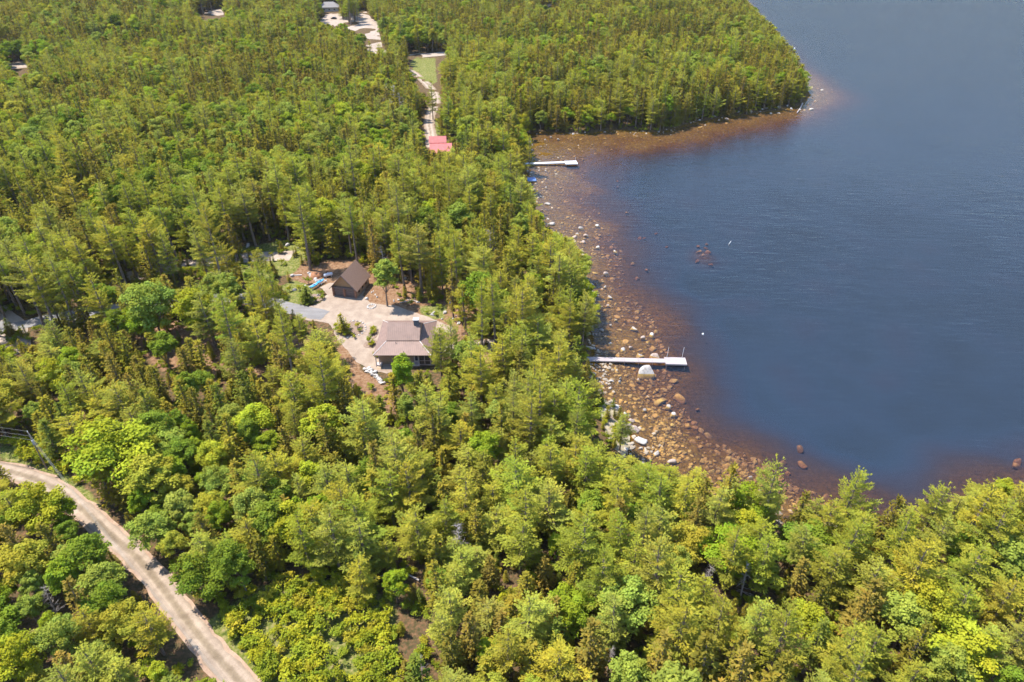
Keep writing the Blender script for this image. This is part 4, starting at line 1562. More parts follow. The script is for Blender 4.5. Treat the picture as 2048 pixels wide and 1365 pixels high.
fixed = [t for t in rocks if t["name"] in ("wall_stone", "ring_stone", "pile_stone", "edging_stone", "bed_stone")]
for t in fixed:
    t["label"] = t["desc"]
unique_labels([t for t in rocks if t not in fixed], lambda t: t["desc"] + " " + rock_place(t))
for t in rocks:
    o = link(t["name"], ROCKS[t["my"]])
    o.location = (t["x"], t["y"], t["z"])
    o.rotation_euler = (R_.gauss(0, 0.12), R_.gauss(0, 0.12), t["rz"])
    o.scale = t["s"]
    o["tone"] = STONE[t["tone"]]
    tag(o, t["label"], t["cat"], t["group"])

# small stones on the lake bed and the waterline
NS = 30000
ax = rng.uniform(1040, 1720, NS)
ay = rng.uniform(165, 1060, NS)
Q = np.array([g0(a, b) for a, b in zip(ax, ay)])
ss = sd(Q[:, 0], Q[:, 1])
keepm = (ss < 1.2) & inpoly(Q[:, 0], Q[:, 1], ISO_REG + []) | ((ss >= 0) & (ss < 1.2))
keepm &= (rng.random(NS) < np.clip(vnoise(Q[:, 0], Q[:, 1], 6, 21) * 1.8 - 0.3, 0.1, 1))
Q = Q[keepm]
zq = terrain(Q[:, 0], Q[:, 1])
sq = 0.10 + 0.5 * rng.random(len(Q)) ** 2.4
scl = np.stack([sq, sq * rng.uniform(0.6, 1, len(Q)), sq * rng.uniform(0.5, 0.8, len(Q))], 1)
tq = np.array([0.36, 0.3, 0.23]) * rng.uniform(0.6, 1.25, (len(Q), 1))
tag(scatter("lake_stones", ROCKS, np.stack([Q[:, 0], Q[:, 1], zq + sq * 0.15], 1), rng.integers(0, 10, len(Q)), rng.uniform(0, 6.28, len(Q)), scl, tq), kind="stuff")

# pale rock ledge on the shore
ledge = sheet("shore_ledge", [at(*p)[:2] for p in [(1196, 800), (1212, 803), (1231, 817), (1250, 846), (1260, 875), (1255, 900), (1250, 918), (1228, 900), (1208, 860), (1198, 825)]], simple("ledge", (0.15, 0.12, 0.075), 0.9, 0.2, 0.9, 0.8, col2=(0.36, 0.3, 0.19)), 1.0, 0.2)

# ------------------------------------------------------------------ buildings
M_ROOF = None


def seam_mat(name, col, rough, period, metallic=0.35, axis="X"):
    m, nt, n, l = newmat(name)
    out = N(n, "ShaderNodeOutputMaterial")
    b = N(n, "ShaderNodeBsdfPrincipled", Roughness=rough, Metallic=metallic)
    tc = N(n, "ShaderNodeTexCoord")
    wv = N(n, "ShaderNodeTexWave", Scale=0.314 / period, bands_direction=axis)
    l.new(tc.outputs["Object"], wv.inputs["Vector"])
    no = N(n, "ShaderNodeTexNoise", Scale=0.9, Detail=6.0)
    l.new(tc.outputs["Object"], no.inputs["Vector"])
    r = ramp(n, [(0.0, tuple(c * 0.8 for c in col)), (0.16, col), (1.0, tuple(c * 1.06 for c in col))])
    l.new(wv.outputs["Fac"], r.inputs["Fac"])
    r2 = ramp(n, [(0.35, (0.88, 0.88, 0.88)), (0.65, (1.08, 1.08, 1.08))])
    l.new(no.outputs["Fac"], r2.inputs["Fac"])
    mul = N(n, "ShaderNodeMix", data_type="RGBA", blend_type="MULTIPLY")
    mul.inputs["Factor"].default_value = 1.0
    l.new(r.outputs["Color"], mul.inputs["A"])
    l.new(r2.outputs["Color"], mul.inputs["B"])
    l.new(mul.outputs["Result"], b.inputs["Base Color"])
    bp = N(n, "ShaderNodeBump", Strength=0.15, Distance=0.03)
    l.new(wv.outputs["Fac"], bp.inputs["Height"])
    l.new(bp.outputs["Normal"], b.inputs["Normal"])
    l.new(b.outputs["BSDF"], out.inputs["Surface"])
    return m


M_METAL = seam_mat("brown_metal_roof", (0.185, 0.115, 0.088), 0.62, 0.42, 0.1)
M_SHING = simple("brown_shingle", (0.215, 0.128, 0.088), 0.9, 0.25, 5.0, 0.6)
M_RED = seam_mat("red_metal_roof", (0.4, 0.1, 0.09), 0.55, 0.5, 0.05)
M_WALL = simple("tan_boards", (0.31, 0.21, 0.135), 0.8, 0.18, 4.0, 0.3)
M_GABLE = simple("golden_boards", (0.33, 0.19, 0.09), 0.8, 0.18, 4.0, 0.3)
M_LOG = simple("log_posts", (0.27, 0.13, 0.08), 0.8, 0.2, 4.0, 0.3)
M_DOOR = simple("brown_door", (0.13, 0.095, 0.085), 0.7, 0.15, 3.0, 0.2)
M_GLASS = simple("dark_glass", (0.02, 0.025, 0.03), 0.12, 0.1, 2.0, 0.0)
M_TRIM = simple("pale_trim", (0.55, 0.5, 0.44), 0.7, 0.1, 4.0, 0.1)
M_CHIM = simple("dark_stone", (0.12, 0.12, 0.13), 0.9, 0.35, 4.0, 0.8)
M_CONC = simple("concrete", (0.5, 0.47, 0.44), 0.9, 0.1, 4.0, 0.3)
M_DECK = simple("weathered_deck", (0.4, 0.34, 0.32), 0.85, 0.15, 6.0, 0.3)
M_STEP = simple("step_wood", (0.45, 0.33, 0.22), 0.85, 0.15, 6.0, 0.3)
M_GREYROOF = simple("grey_shingle", (0.2, 0.18, 0.17), 0.9, 0.2, 5.0, 0.4)

# cottage -----------------------------------------------------------
hx, hy = -23.3, 125.0
hz = tz(hx, hy)
cot = empty("cottage", (hx, hy, hz))
tag(cot, "single-storey cottage with brown ribbed metal hip roof, raised centre and chimney", "house")
E_ = 3.35   # eave
U0, U1, W0, W1 = -3.6, 3.3, -3.1, 3.5
ZS = 4.6
MB().box(-5.3, 5.2, -5.4, 5.8, 0.05, 3.3).build("wall", M_WALL, cot)
s = MB()
fl, fr_, br, bl = (-6.15, -6.9, E_), (6.15, -6.9, E_), (6.15, 6.9, E_), (-6.15, 6.9, E_)
a, b_, c, d = (U0, W0, ZS), (U1, W0, ZS), (U1, W1, ZS), (U0, W1, ZS)
for q in ((fl, fr_, b_, a), (fr_, br, c, b_), (br, bl, d, c), (bl, fl, a, d)):
    s.slab(q, 0.12)
rf = s.build("roof", M_METAL, cot)
# hip caps
for p, q in ((fr_, b_), (fl, a), (br, c), (bl, d)):
    MB().tube([(p[0], p[1], p[2] + 0.03), (q[0], q[1], q[2] + 0.03)], 0.07, 5).build("ridge_cap", M_TRIM, rf)
RZ = ZS + 0.15 + 3.45 * 0.69
ym = 0.2
up = MB()
up.slab([(U0 - 0.15, W0 - 0.2, ZS + 0.12), (U1 + 0.15, W0 - 0.2, ZS + 0.12), (U1 + 0.15, ym, RZ), (U0 - 0.15, ym, RZ)], 0.12)
up.slab([(U1 + 0.15, W1 + 0.2, ZS + 0.12), (U0 - 0.15, W1 + 0.2, ZS + 0.12), (U0 - 0.15, ym, RZ), (U1 + 0.15, ym, RZ)], 0.12)
up.build("upper_roof", M_METAL, cot)
gb = MB()
for xx in (U0, U1):
    gb.slab([(xx - 0.08, W0 + 0.1, ZS - 0.1), (xx + 0.08, W0 + 0.1, ZS - 0.1), (xx + 0.08, ym, RZ - 0.2), (xx - 0.08, ym, RZ - 0.2)], 0.05)
    gb.poly((xx + 0.05, W0 + 0.1, ZS - 0.1), (xx + 0.05, W1 - 0.1, ZS - 0.1), (xx + 0.05, ym, RZ - 0.16))
    gb.poly((xx - 0.05, W0 + 0.1, ZS - 0.1), (xx - 0.05, W1 - 0.1, ZS - 0.1), (xx - 0.05, ym, RZ - 0.16))
gb.build("gable", M_WALL, cot)
ch = MB().box(2.0, 3.05, -0.45, 0.55, 4.8, 8.0).build("chimney", M_CHIM, cot, 0.03)
MB().box(1.9, 3.15, -0.55, 0.65, 8.0, 8.14).build("chimney_cap", M_CONC, ch, 0.02)
for vx, vy in ((-1.6, -3.9), (0.3, -6.2)):
    zz = E_ + (vy + 6.9) / 3.8 * (ZS - E_)
    MB().tube([(vx, vy, zz), (vx, vy, zz + 0.45)], 0.06).build("vent_pipe", M_CHIM, cot)
for wx in (-2.6, -1.7, 0.4):
    f = MB().box(wx - 0.22, wx + 0.22, -5.46, -5.402, 1.9, 2.45).build("window", M_TRIM, cot)
    MB().box(wx - 0.15, wx + 0.15, -5.475, -5.463, 1.97, 2.38).build("pane", M_GLASS, f)
dd_ = MB().box(2.25, 3.25, -5.47, -5.402, 0.7, 2.9).build("door", M_TRIM, cot)
MB().box(2.45, 3.05, -5.49, -5.473, 1.0, 2.7).build("pane", M_GLASS, dd_)
sp_ = MB()
sp_.box(3.4, 5.9, -6.5, -5.42, 0.55, 0.7)
for px_ in (3.45, 4.65, 5.85):
    sp_.box(px_ - 0.06, px_ + 0.06, -6.5, -6.38, 0.7, 3.3)
for zz in (1.6, 3.1):
    sp_.box(3.51, 4.59, -6.47, -6.41, zz, zz + 0.07)
    sp_.box(4.71, 5.79, -6.47, -6.41, zz, zz + 0.07)
sp_.build("screen_porch", M_DECK, cot)
MB().box(3.52, 5.78, -6.435, -6.425, 0.72, 3.05).build("screen", M_GLASS, cot)
lp = MB()
for px_ in (-5.75, -5.0):
    lp.box(px_ - 0.08, px_ + 0.08, -6.55, -6.39, 0.0, 3.3)
lp.box(-5.9, -4.6, -6.6, -5.43, 0.4, 0.52)
lp.build("side_porch", M_DECK, cot)
lr = MB()
for k in range(3):
    lr.box(-5.6, -4.7, -6.92 - 0.32 * k, -6.62 - 0.32 * k, 0.0, 0.38 - 0.12 * k)
lr.build("side_steps", M_STEP, cot)
st = MB()
st.box(2.0, 3.6, -6.9, -5.5, 0.5, 0.62)
for k in range(4):
    st.box(1.6 - 0.3 * k, 1.98 - 0.3 * k, -6.9, -5.9, 0.0, 0.5 - 0.12 * k)
for px_ in (2.05, 3.55):
    st.box(px_ - 0.05, px_ + 0.05, -6.88, -6.78, 0.62, 1.6)
st.box(2.11, 3.49, -6.86, -6.8, 1.52, 1.6)
st.build("front_steps", M_DECK, cot)

# garage ------------------------------------------------------------
gxx, gyy = -41.0, 151.9
gzz = tz(gxx, gyy)
gar = empty("garage", (gxx, gyy, gzz - 0.05), math.radians(-13))
tag(gar, "two-door wooden garage with steep brown shingle gable roof", "garage")
hw, hl, wh, rh = 3.15, 4.0, 2.9, 6.45
b = MB()
b.box(-hw, hw, -hl + 0.35, hl, 0, wh)
b.build("wall", M_WALL, gar)
g_ = MB()
for yy in (-hl + 0.33, hl):
    g_.slab([(-hw, yy, wh + 0.0), (hw, yy, wh + 0.0), (0, yy, rh - 0.25)], 0.02)
    g_.poly((-hw, yy - 0.04, wh), (hw, yy - 0.04, wh), (0, yy - 0.04, rh - 0.25))
g_.build("gable", M_GABLE, gar)
r = MB()
ov = 0.55
zl = wh - ov * (rh - wh) / hw
r.slab([(-hw - ov, -hl - 0.35, zl), (0, -hl - 0.35, rh), (0, hl + 0.4, rh), (-hw - ov, hl + 0.4, zl)], 0.16)
r.slab([(0, -hl - 0.35, rh), (hw + ov, -hl - 0.35, zl), (hw + ov, hl + 0.4, zl), (0, hl + 0.4, rh)], 0.16)
rfo = r.build("roof", M_SHING, gar)
for sgn in (-1, 1):
    MB().tube([(sgn * (hw + ov), -hl - 0.38, zl - 0.06), (0, -hl - 0.38, rh - 0.06)], 0.09, 4).build("barge_board", M_DOOR, rfo)
for xx in (-1.52, 1.52):
    dgo = MB().box(xx - 1.22, xx + 1.22, -hl + 0.25, -hl + 0.345, 0.0, 2.45).build("garage_door", M_DOOR, gar)
    for k in range(3):
        MB().box(xx - 1.2, xx + 1.2, -hl + 0.235, -hl + 0.249, 0.59 + 0.6 * k, 0.62 + 0.6 * k).build("seam", M_GLASS, dgo)
for xx in (-2.98, 0.0, 2.98):
    MB().box(xx - 0.19, xx + 0.19, -hl - 0.1, -hl + 0.34, 0, 2.55).build("post", M_LOG, gar, 0.03)
MB().box(-3.2, 3.2, -hl - 0.12, -hl + 0.33, 2.552, 2.86).build("beam", M_DOOR, gar, 0.02)
for yy in (-2.2, 0.0, 2.2):
    f = MB().box(hw + 0.002, hw + 0.07, yy - 0.42, yy + 0.42, 0.9, 2.1).build("window", M_DOOR, gar)
    MB().box(hw + 0.072, hw + 0.085, yy - 0.34, yy + 0.34, 1.0, 2.0).build("pane", M_GLASS, f)

# red-roofed cabin --------------------------------------------------
rx, ry = -26.8, 257.0
rz_ = tz(rx, ry)
cab = empty("cabin", (rx, ry, rz_), math.radians(4))
tag(cab, "lakeside cabin with bright red metal roofs among trees", "house")
MB().box(-4.0, 3.3, -5.6, 0.35, 0, 2.9).build("wall", M_WALL, cab)
r = MB()
r.slab([(-4.5, -6.3, 2.7), (3.9, -6.3, 2.7), (3.9, 0.3, 4.35), (-4.5, 0.3, 4.35)], 0.12)
r.build("roof", M_RED, cab)
MB().box(-4.4, 1.5, 0.45, 4.4, 0, 4.65).build("wall", M_WALL, cab)
r = MB()
r.slab([(-4.8, 0.2, 4.5), (1.9, 0.2, 4.5), (1.9, 2.5, 6.4), (-4.8, 2.5, 6.4)], 0.12)
r.slab([(1.9, 4.8, 4.5), (-4.8, 4.8, 4.5), (-4.8, 2.5, 6.4), (1.9, 2.5, 6.4)], 0.12)
r.build("rear_roof", M_RED, cab)
gg = MB()
for xx in (-4.4, 1.5):
    gg.poly((xx, 0.45, 4.65), (xx, 4.4, 4.65), (xx, 2.5, 6.2))
gg.build("gable", M_WALL, cab)
for xx in (-2.2, 0.6):
    f = MB().box(xx - 0.5, xx + 0.5, -5.67, -5.602, 1.0, 2.2).build("window", M_TRIM, cab)
    MB().box(xx - 0.42, xx + 0.42, -5.69, -5.673, 1.08, 2.12).build("pane", M_GLASS, f)
dr_ = MB().box(2.2, 3.1, -5.67, -5.602, 0.1, 2.1).build("door", M_DOOR, cab)
ad_g = [(828, 332, "orange"), (842, 312, "red"), (833, 336, "orange")]
M_CANOE = simple("red_canoe", (0.55, 0.09, 0.05), 0.4, 0.1, 2.0, 0.0)


def hull(L, W, D, n=15, m=9):
    V, Fq = [], []
    for i in range(n):
        t = i / (n - 1) * 2 - 1
        ww = W / 2 * (1 - abs(t) ** 2.4) + 0.015
        hgt = D * (1 + 0.35 * abs(t) ** 4)
        for j in range(m):
            a = math.pi * j / (m - 1)
            V.append((t * L / 2, -math.cos(a) * ww, hgt - math.sin(a) ** 0.8 * D * (1 - 0.3 * abs(t) ** 3)))
    for i in range(n - 1):
        for j in range(m - 1):
            Fq.append((i * m + j, (i + 1) * m + j, (i + 1) * m + j + 1, i * m + j + 1))
    return np.array(V), np.array(Fq)


def boat(name, loc, rz, L, W, D, mat, deck, label, cat):
    e = empty(name, loc, rz)
    tag(e, label, cat)
    v, f = hull(L, W, D)
    link("hull", mesh_np("hull", v, f, [mat], smooth_=True), e)
    # deck with cockpit opening: a slightly domed upper skin
    n = 15
    V, Fq = [], []
    for i in range(n):
        t = i / (n - 1) * 2 - 1
        ww = W / 2 * (1 - abs(t) ** 2.4) + 0.015
        hgt = D * (1 + 0.35 * abs(t) ** 4)
        for j in range(5):
            q = j / 4 * 2 - 1
            V.append((t * L / 2, q * ww, hgt + 0.05 * (1 - q * q)))
    for i in range(n - 1):
        for j in range(4):
            if 6 <= i <= 8 and 1 <= j <= 2:
                continue
            Fq.append((i * 5 + j, (i + 1) * 5 + j, (i + 1) * 5 + j + 1, i * 5 + j + 1))
    link("deck", mesh_np("deck", np.array(V), np.array(Fq), [deck], smooth_=True), e)
    MB().box(-0.25, 0.25, -0.16, 0.16, D * 0.35, D * 0.55).build("seat", M_DOOR, e)
    return e


for i, (px, py, nm) in enumerate(ad_g[:2]):
    x, y, z = at(px, py)
    boat("canoe", (x, y, z + 0.05), 0.4 + i, 4.4, 0.9, 0.4, M_CANOE, M_CANOE, ["red canoe on the ground, lower left of the red-roofed cabin", "orange-red canoe lying close to the cabin's left corner"][i], "canoe")

# far grey house, two cars ------------------------------------------
fx, fy, fz = at(660, 22)
fh = empty("grey_house", (fx, fy, fz), 0.15)
tag(fh, "distant house with grey hip roof at the top edge of the forest", "house")
MB().box(-7, 7, -5, 5, 0, 3.2).build("wall", simple("cream_wall", (0.5, 0.47, 0.42), 0.8, 0.1), fh)
r = MB()
r.slab([(-7.7, -5.7, 3.2), (7.7, -5.7, 3.2), (3.5, 0, 6.6), (-3.5, 0, 6.6)], 0.1)
r.slab([(7.7, 5.7, 3.2), (-7.7, 5.7, 3.2), (-3.5, 0, 6.6), (3.5, 0, 6.6)], 0.1)
r.slab([(7.7, -5.7, 3.2), (7.7, 5.7, 3.2), (3.5, 0, 6.6)], 0.1)
r.slab([(-7.7, 5.7, 3.2), (-7.7, -5.7, 3.2), (-3.5, 0, 6.6)], 0.1)
r.build("roof", M_GREYROOF, fh)
for xx in (-4, 0, 4):
    f = MB().box(xx - 0.7, xx + 0.7, -5.08, -5.002, 1, 2.3).build("window", M_TRIM, fh)
    MB().box(xx - 0.6, xx + 0.6, -5.1, -5.082, 1.1, 2.2).build("pane", M_GLASS, f)


def car(px, py, rz, col, label):
    x, y, z = at(px, py)
    e = empty("parked_car", (x, y, z + 0.1), rz)
    tag(e, label, "car", "cars parked by the grey house")
    m = simple("paint", col, 0.3, 0.05, 2.0, 0.0)
    prof = [(-2.2, 0.35), (-2.25, 0.85), (-1.9, 0.98), (-1.5, 1.02), (-1.0, 1.5), (0.5, 1.52), (1.15, 1.02), (2.05, 0.9), (2.25, 0.7), (2.2, 0.35)]
    bm_ = MB()
    bm_.poly(*[(a, -0.88, b) for a, b in prof])
    bm_.poly(*[(a, 0.88, b) for a, b in reversed(prof)])
    for (a, b), (c, d) in zip(prof, prof[1:] + prof[:1]):
        bm_.poly((a, -0.88, b), (a, 0.88, b), (c, 0.88, d), (c, -0.88, d))
    bm_.build("body", m, e)
    for sg in (-1, 1):
        MB().poly((-1.3, sg * 0.89, 1.06), (1.0, sg * 0.89, 1.06), (0.45, sg * 0.89, 1.44), (-0.95, sg * 0.89, 1.44)).build("side_window", M_GLASS, e)
        for xx in (-1.4, 1.4):
            w_ = MB().tube([(xx, sg * 0.72, 0.32), (xx, sg * 0.92, 0.32)], 0.33, 14).build("wheel", M_DOOR, e)
    MB().poly((0.53, -0.75, 1.5), (0.53, 0.75, 1.5), (1.16, 0.75, 1.04), (1.16, -0.75, 1.04)).build("windscreen", M_GLASS, e)


car(634, 36, 0.2, (0.75, 0.77, 0.8), "white car parked left of the grey house's drive")
car(668, 39, 2.9, (0.03, 0.03, 0.035), "black car parked in front of the grey house")

# ------------------------------------------------------------------ piers
M_WHITE = simple("white_paint", (0.6, 0.6, 0.6), 0.5, 0.05, 3.0, 0.1)
M_ALU = simple("silver_metal", (0.62, 0.63, 0.64), 0.45, 0.06, 3.0, 0.1, metallic=0.5)


def planks_mat(name, col, period, axis):
    return seam_mat(name, col, 0.8, period, 0.0, axis)


M_PL = planks_mat("pier_planks", (0.33, 0.28, 0.27), 0.3, "X")


def pier(name, x0, x1, y0, y1, yw, plat, mat, label, zt, postm):
    """walkway from (x0,y0) to (x1,y1), platform plat=(xa,xb,ya,yb)"""
    e = empty(name, (x0, y0, 0.0), math.atan2(y1 - y0, x1 - x0))
    tag(e, label, "pier")
    L = math.hypot(x1 - x0, y1 - y0)
    n = int(L / 3)
    w = MB()
    for k in range(n):
        w.box(L * k / n + 0.015, L * (k + 1) / n - 0.015, -yw / 2, yw / 2, zt - 0.1, zt)
    wk = w.build("walkway", mat, e)
    MB().box(0, L, -yw / 2 - 0.06, -yw / 2 - 0.002, zt - 0.28, zt - 0.02).box(0, L, yw / 2 + 0.002, yw / 2 + 0.06, zt - 0.28, zt - 0.02).build("side_beam", postm, e)
    xa, xb, ya, yb = plat
    MB().box(xa, xb, ya, yb, zt - 0.1, zt + 0.03).build("platform", mat, e)
    MB().box(xa, xb, ya - 0.05, ya - 0.002, zt - 0.35, zt).box(xa, xb, yb + 0.002, yb + 0.05, zt - 0.35, zt).box(xb + 0.002, xb + 0.05, ya - 0.05, yb + 0.05, zt - 0.35, zt).build("skirt", postm, e)
    for k in range(n + 1):
        for sg in (-1, 1):
            xx = L * k / n
            MB().tube([(xx, sg * (yw / 2 + 0.1), -2.2), (xx, sg * (yw / 2 + 0.1), zt + 0.12)], 0.035, 6).build("post", postm, e)
    for xx in (xa + 0.3, xb - 0.3):
        for yy in (ya + 0.2, yb - 0.2):
            MB().tube([(xx, yy, -3.0), (xx, yy, zt - 0.1)], 0.05, 6).build("leg", postm, e)
    return e


pe = pier("lake_pier", 13.0, 34.6, 125.7, 124.75, 1.35, (21.4, 26.1, -1.25, 1.3), M_PL, "long weathered plank pier with square end platform and two tall poles", 0.55, M_DECK)
for xx in (22.0, 25.4):
    MB().tube([(xx, 1.22, 0.5), (xx + 0.1, 1.22, 3.4)], 0.045, 6).build("mooring_pole", M_WHITE, pe)
pf = pier("far_dock", 4.0, 20.3, 253.2, 254.8, 1.5, (16.2, 20.9, -2.3, 1.1), M_WHITE, "narrow white dock with wider end, across the bay below the cabin", 0.75, M_ALU)
MB().tube([(20.6, 0.9, 0.7), (20.6, 0.9, 2.4)], 0.04, 6).build("mooring_pole", M_WHITE, pf)
M_BLUE = simple("blue_plastic", (0.12, 0.2, 0.42), 0.5, 0.1, 3.0, 0.1)
x, y = g0(1063, 359, 0.3)
rf_ = empty("swim_raft", (x, y, 0.0), 0.1)
tag(rf_, "blue-grey floating swim raft by the bank below the far dock", "raft")
MB().box(-1.6, 1.6, -1.7, 1.7, 0.28, 0.42).build("deck", M_BLUE, rf_, 0.03)
for yy in (-1.2, 1.2):
    MB().tube([(-1.5, yy, 0.05), (1.5, yy, 0.05)], 0.23, 10).build("float", M_ALU, rf_)
MB().tube([(-1.65, -0.3, -0.4), (-1.65, -0.3, 1.0)], 0.03).tube([(-1.65, 0.3, -0.4), (-1.65, 0.3, 1.0)], 0.03).tube([(-1.65, -0.3, 0.1), (-1.65, 0.3, 0.1)], 0.025).build("ladder", M_ALU, rf_)


def lathe(prof, n=14):
    V, Fq = [], []
    for r_, z_ in prof:
        for q in range(n):
            V.append((r_ * math.cos(6.28318 * q / n), r_ * math.sin(6.28318 * q / n), z_))
    for i in range(len(prof) - 1):
        for q in range(n):
            Fq.append((i * n + q, i * n + (q + 1) % n, (i + 1) * n + (q + 1) % n, (i + 1) * n + q))
    return np.array(V), np.array(Fq)


M_GREEN = simple("buoy_green", (0.02, 0.25, 0.2), 0.5, 0.1, 3.0, 0.0)


def buoy(px, py, prof, mat, label, tilt=(0, 0), top=None):
    x, y = g0(px, py, 0.2)
    e = empty("buoy", (x, y, 0))
    e.rotation_euler = (tilt[0], tilt[1], 0)
    tag(e, label, "buoy")
    v, f = lathe(prof)
    link("float", mesh_np("float", v, f, [mat], smooth_=True), e)
    if top:
        v, f = lathe(top)
        link("cap", mesh_np("cap", v, f, [M_WHITE], smooth_=True), e)


sph = [(0.001, -0.24)] + [(0.26 * math.sin(a), -0.26 * math.cos(a)) for a in np.linspace(0.3, 3.0, 9)] + [(0.001, 0.27)]
buoy(1406, 668, [(a, b + 0.1) for a, b in sph], M_WHITE, "round white mooring ball above the lake pier", top=[(0.05, 0.35), (0.05, 0.48), (0.001, 0.48)])
buoy(1458, 488, [(0.001, -0.3), (0.11, -0.3), (0.12, 0.3), (0.07, 1.1), (0.001, 1.15)], M_WHITE, "slim white spar buoy leaning near the offshore shoal", (0.1, 0.35), top=[(0.05, 1.16), (0.05, 1.3), (0.001, 1.32)])
buoy(1588, 103, [(0.001, -0.4), (0.42, -0.4), (0.42, 1.5), (0.36, 1.6), (0.001, 1.62)], M_GREEN, "green can buoy with white top beyond the wooded point", top=[(0.3, 1.64), (0.3, 2.3), (0.001, 2.35)])

# log in the water off the point ------------------------------------
(ax_, ay_), (bx_, by_) = g0(1605, 208, 0.2), g0(1594, 226, 0.1)
lg = MB().tube([(ax_, ay_, 0.45), ((ax_ + bx_) / 2 + 0.2, (ay_ + by_) / 2, 0.25), (bx_, by_, 0.08)], 0.34, 8, 0.2).build("fallen_log", M_DEAD)
tag(lg, "bleached fallen log slanting into the water at the wooded point", "log")

# things in the yard -------------------------------------------------
M_KAYAK = simple("kayak_blue", (0.07, 0.33, 0.6), 0.35, 0.08, 2.0, 0.0)
for i, (px, py) in enumerate([(629, 577), (641, 569)]):
    x, y, z = at(px, py)
    a, b = at(624, 579)[:2], at(648, 565)[:2]
    boat("kayak", (x, y, z + 0.62), math.atan2(b[1] - a[1], b[0] - a[0]), 2.9, 0.75, 0.32, M_KAYAK, M_KAYAK, ["bright blue kayak on the rack, end nearer the driveway", "bright blue kayak on the rack, end nearer the garage"][i], "kayak")
a, b = at(621, 579), at(651, 563)
e = empty("kayak_rack", ((a[0] + b[0]) / 2, (a[1] + b[1]) / 2, a[2]), math.atan2(b[1] - a[1], b[0] - a[0]))
tag(e, "low white kayak rack left of the garage", "rack")
LL = math.hypot(b[0] - a[0], b[1] - a[1])
for yy in (-0.55, 0.55):
    MB().box(-LL / 2, LL / 2, yy - 0.05, yy + 0.05, 0.5, 0.6).build("rail", M_WHITE, e)
for xx in (-LL / 2 + 0.2, -0.6, 0.6, LL / 2 - 0.2):
    MB().box(xx - 0.05, xx + 0.05, -0.8, 0.8, 0.42, 0.495).build("crossbar", M_WHITE, e)
    for yy in (-0.7, 0.7):
        MB().box(xx - 0.05, xx + 0.05, yy - 0.05, yy + 0.05, 0.0, 0.415).build("leg", M_WHITE, e)
x, y, z = at(657, 554)
e = empty("propane_tank", (x, y, z), 0.5)
tag(e, "long white propane tank behind the garage's left corner", "tank")
prof = [(0.001, -1.25), (0.25, -1.2), (0.42, -1.0), (0.45, -0.8), (0.45, 0.8), (0.42, 1.0), (0.25, 1.2), (0.001, 1.25)]
v, f = lathe(prof, 16)
v = np.stack([v[:, 2], v[:, 0], v[:, 1] + 0.65], 1)
link("shell", mesh_np("shell", v, f, [M_WHITE], smooth_=True), e)
v, f = lathe([(0.16, 1.08), (0.17, 1.2), (0.12, 1.3), (0.001, 1.32)], 12)
link("valve_dome", mesh_np("valve_dome", v, f, [M_ALU], smooth_=True), e)
for xx in (-0.7, 0.7):
    MB().box(xx - 0.1, xx + 0.1, -0.35, 0.35, 0.0, 0.28).build("foot", M_CONC, e)
x, y, z = at(632, 553)
v, f = lathe([(1.75, -0.1), (1.6, 0.35), (1.1, 0.75), (0.5, 0.92), (0.001, 0.95)], 24)
v[:, :2] *= 1 + 0.12 * np.sin(3 * np.arctan2(v[:, 1], v[:, 0]) + 1)[:, None]
v[:, 2] += (vnoise(v[:, 0], v[:, 1], 0.5, 31) - 0.5) * 0.25
o = link("mulch_mound", mesh_np("mulch_mound", v, f, [simple("mulch", (0.25, 0.11, 0.05), 0.95, 0.35, 4.0, 0.8)], smooth_=True))
o.location = (x, y, z)
tag(o, "low mound of orange-brown mulch behind white stones", "mulch mound")
a, b = at(587, 552), at(604, 551)
o = MB().tube([(a[0], a[1], a[2] + 0.15), (b[0], b[1], b[2] + 0.12)], 0.11, 8).build("white_pipe", M_WHITE)
tag(o, "short white pipe lying beside a boulder left of the mulch", "pipe")

# planted beds --------------------------------------------------------
M_SOIL = simple("bed_soil", (0.2, 0.135, 0.095), 0.95, 0.4, 3.0, 0.6)
for px, py, rx_, ry_ in [(701, 659, 3.1, 3.3), (746, 668, 1.3, 1.9), (742, 689, 1.5, 1.6), (626, 597, 3.0, 2.2)]:
    x, y, z = at(px, py)
    sheet("planted_bed", [(x + rx_ * math.cos(a), y + ry_ * math.sin(a)) for a in np.linspace(0, 6.1, 14)], M_SOIL, 0.7, 0.11)
SHR = [(678, 664, 0.9, 1), (715, 657, 0.7, 2), (700, 671, 0.6, 2), (690, 675, 0.55, 1), (709, 677, 0.5, 0), (720, 664, 0.5, 1), (697, 660, 0.8, 0), (672, 655, 0.7, 0),
       (747, 662, 0.8, 0), (744, 670, 0.7, 1), (749, 668, 0.6, 2), (738, 687, 0.8, 1), (746, 690, 0.7, 0), (741, 693, 0.6, 2), (608, 602, 0.7, 0), (643, 590, 0.8, 1), (645, 600, 0.7, 1), (632, 604, 0.6, 0),
       (600, 583, 0.8, 0), (580, 583, 0.7, 0), (617, 568, 0.9, 1), (571, 596, 0.6, 0), (855, 628, 0.6, 1), (872, 632, 0.6, 1), (822, 610, 0.7, 1), (880, 618, 0.7, 1), (752, 714, 0.7, 0), (545, 730, 0.9, 0), (498, 720, 0.8, 0), (560, 760, 1.0, 0),
       (355, 700, 0.8, 1), (395, 715, 0.7, 0), (440, 700, 0.6, 1), (850, 574, 0.8, 1), (880, 690, 0.9, 1)]
items = []
for px, py, sc_, tn in SHR:
    x, y, z = at(px, py)
    items.append(dict(x=x, y=y, z=z, u=px, v=py, s=sc_, tn=tn, vi=R_.randrange(3)))
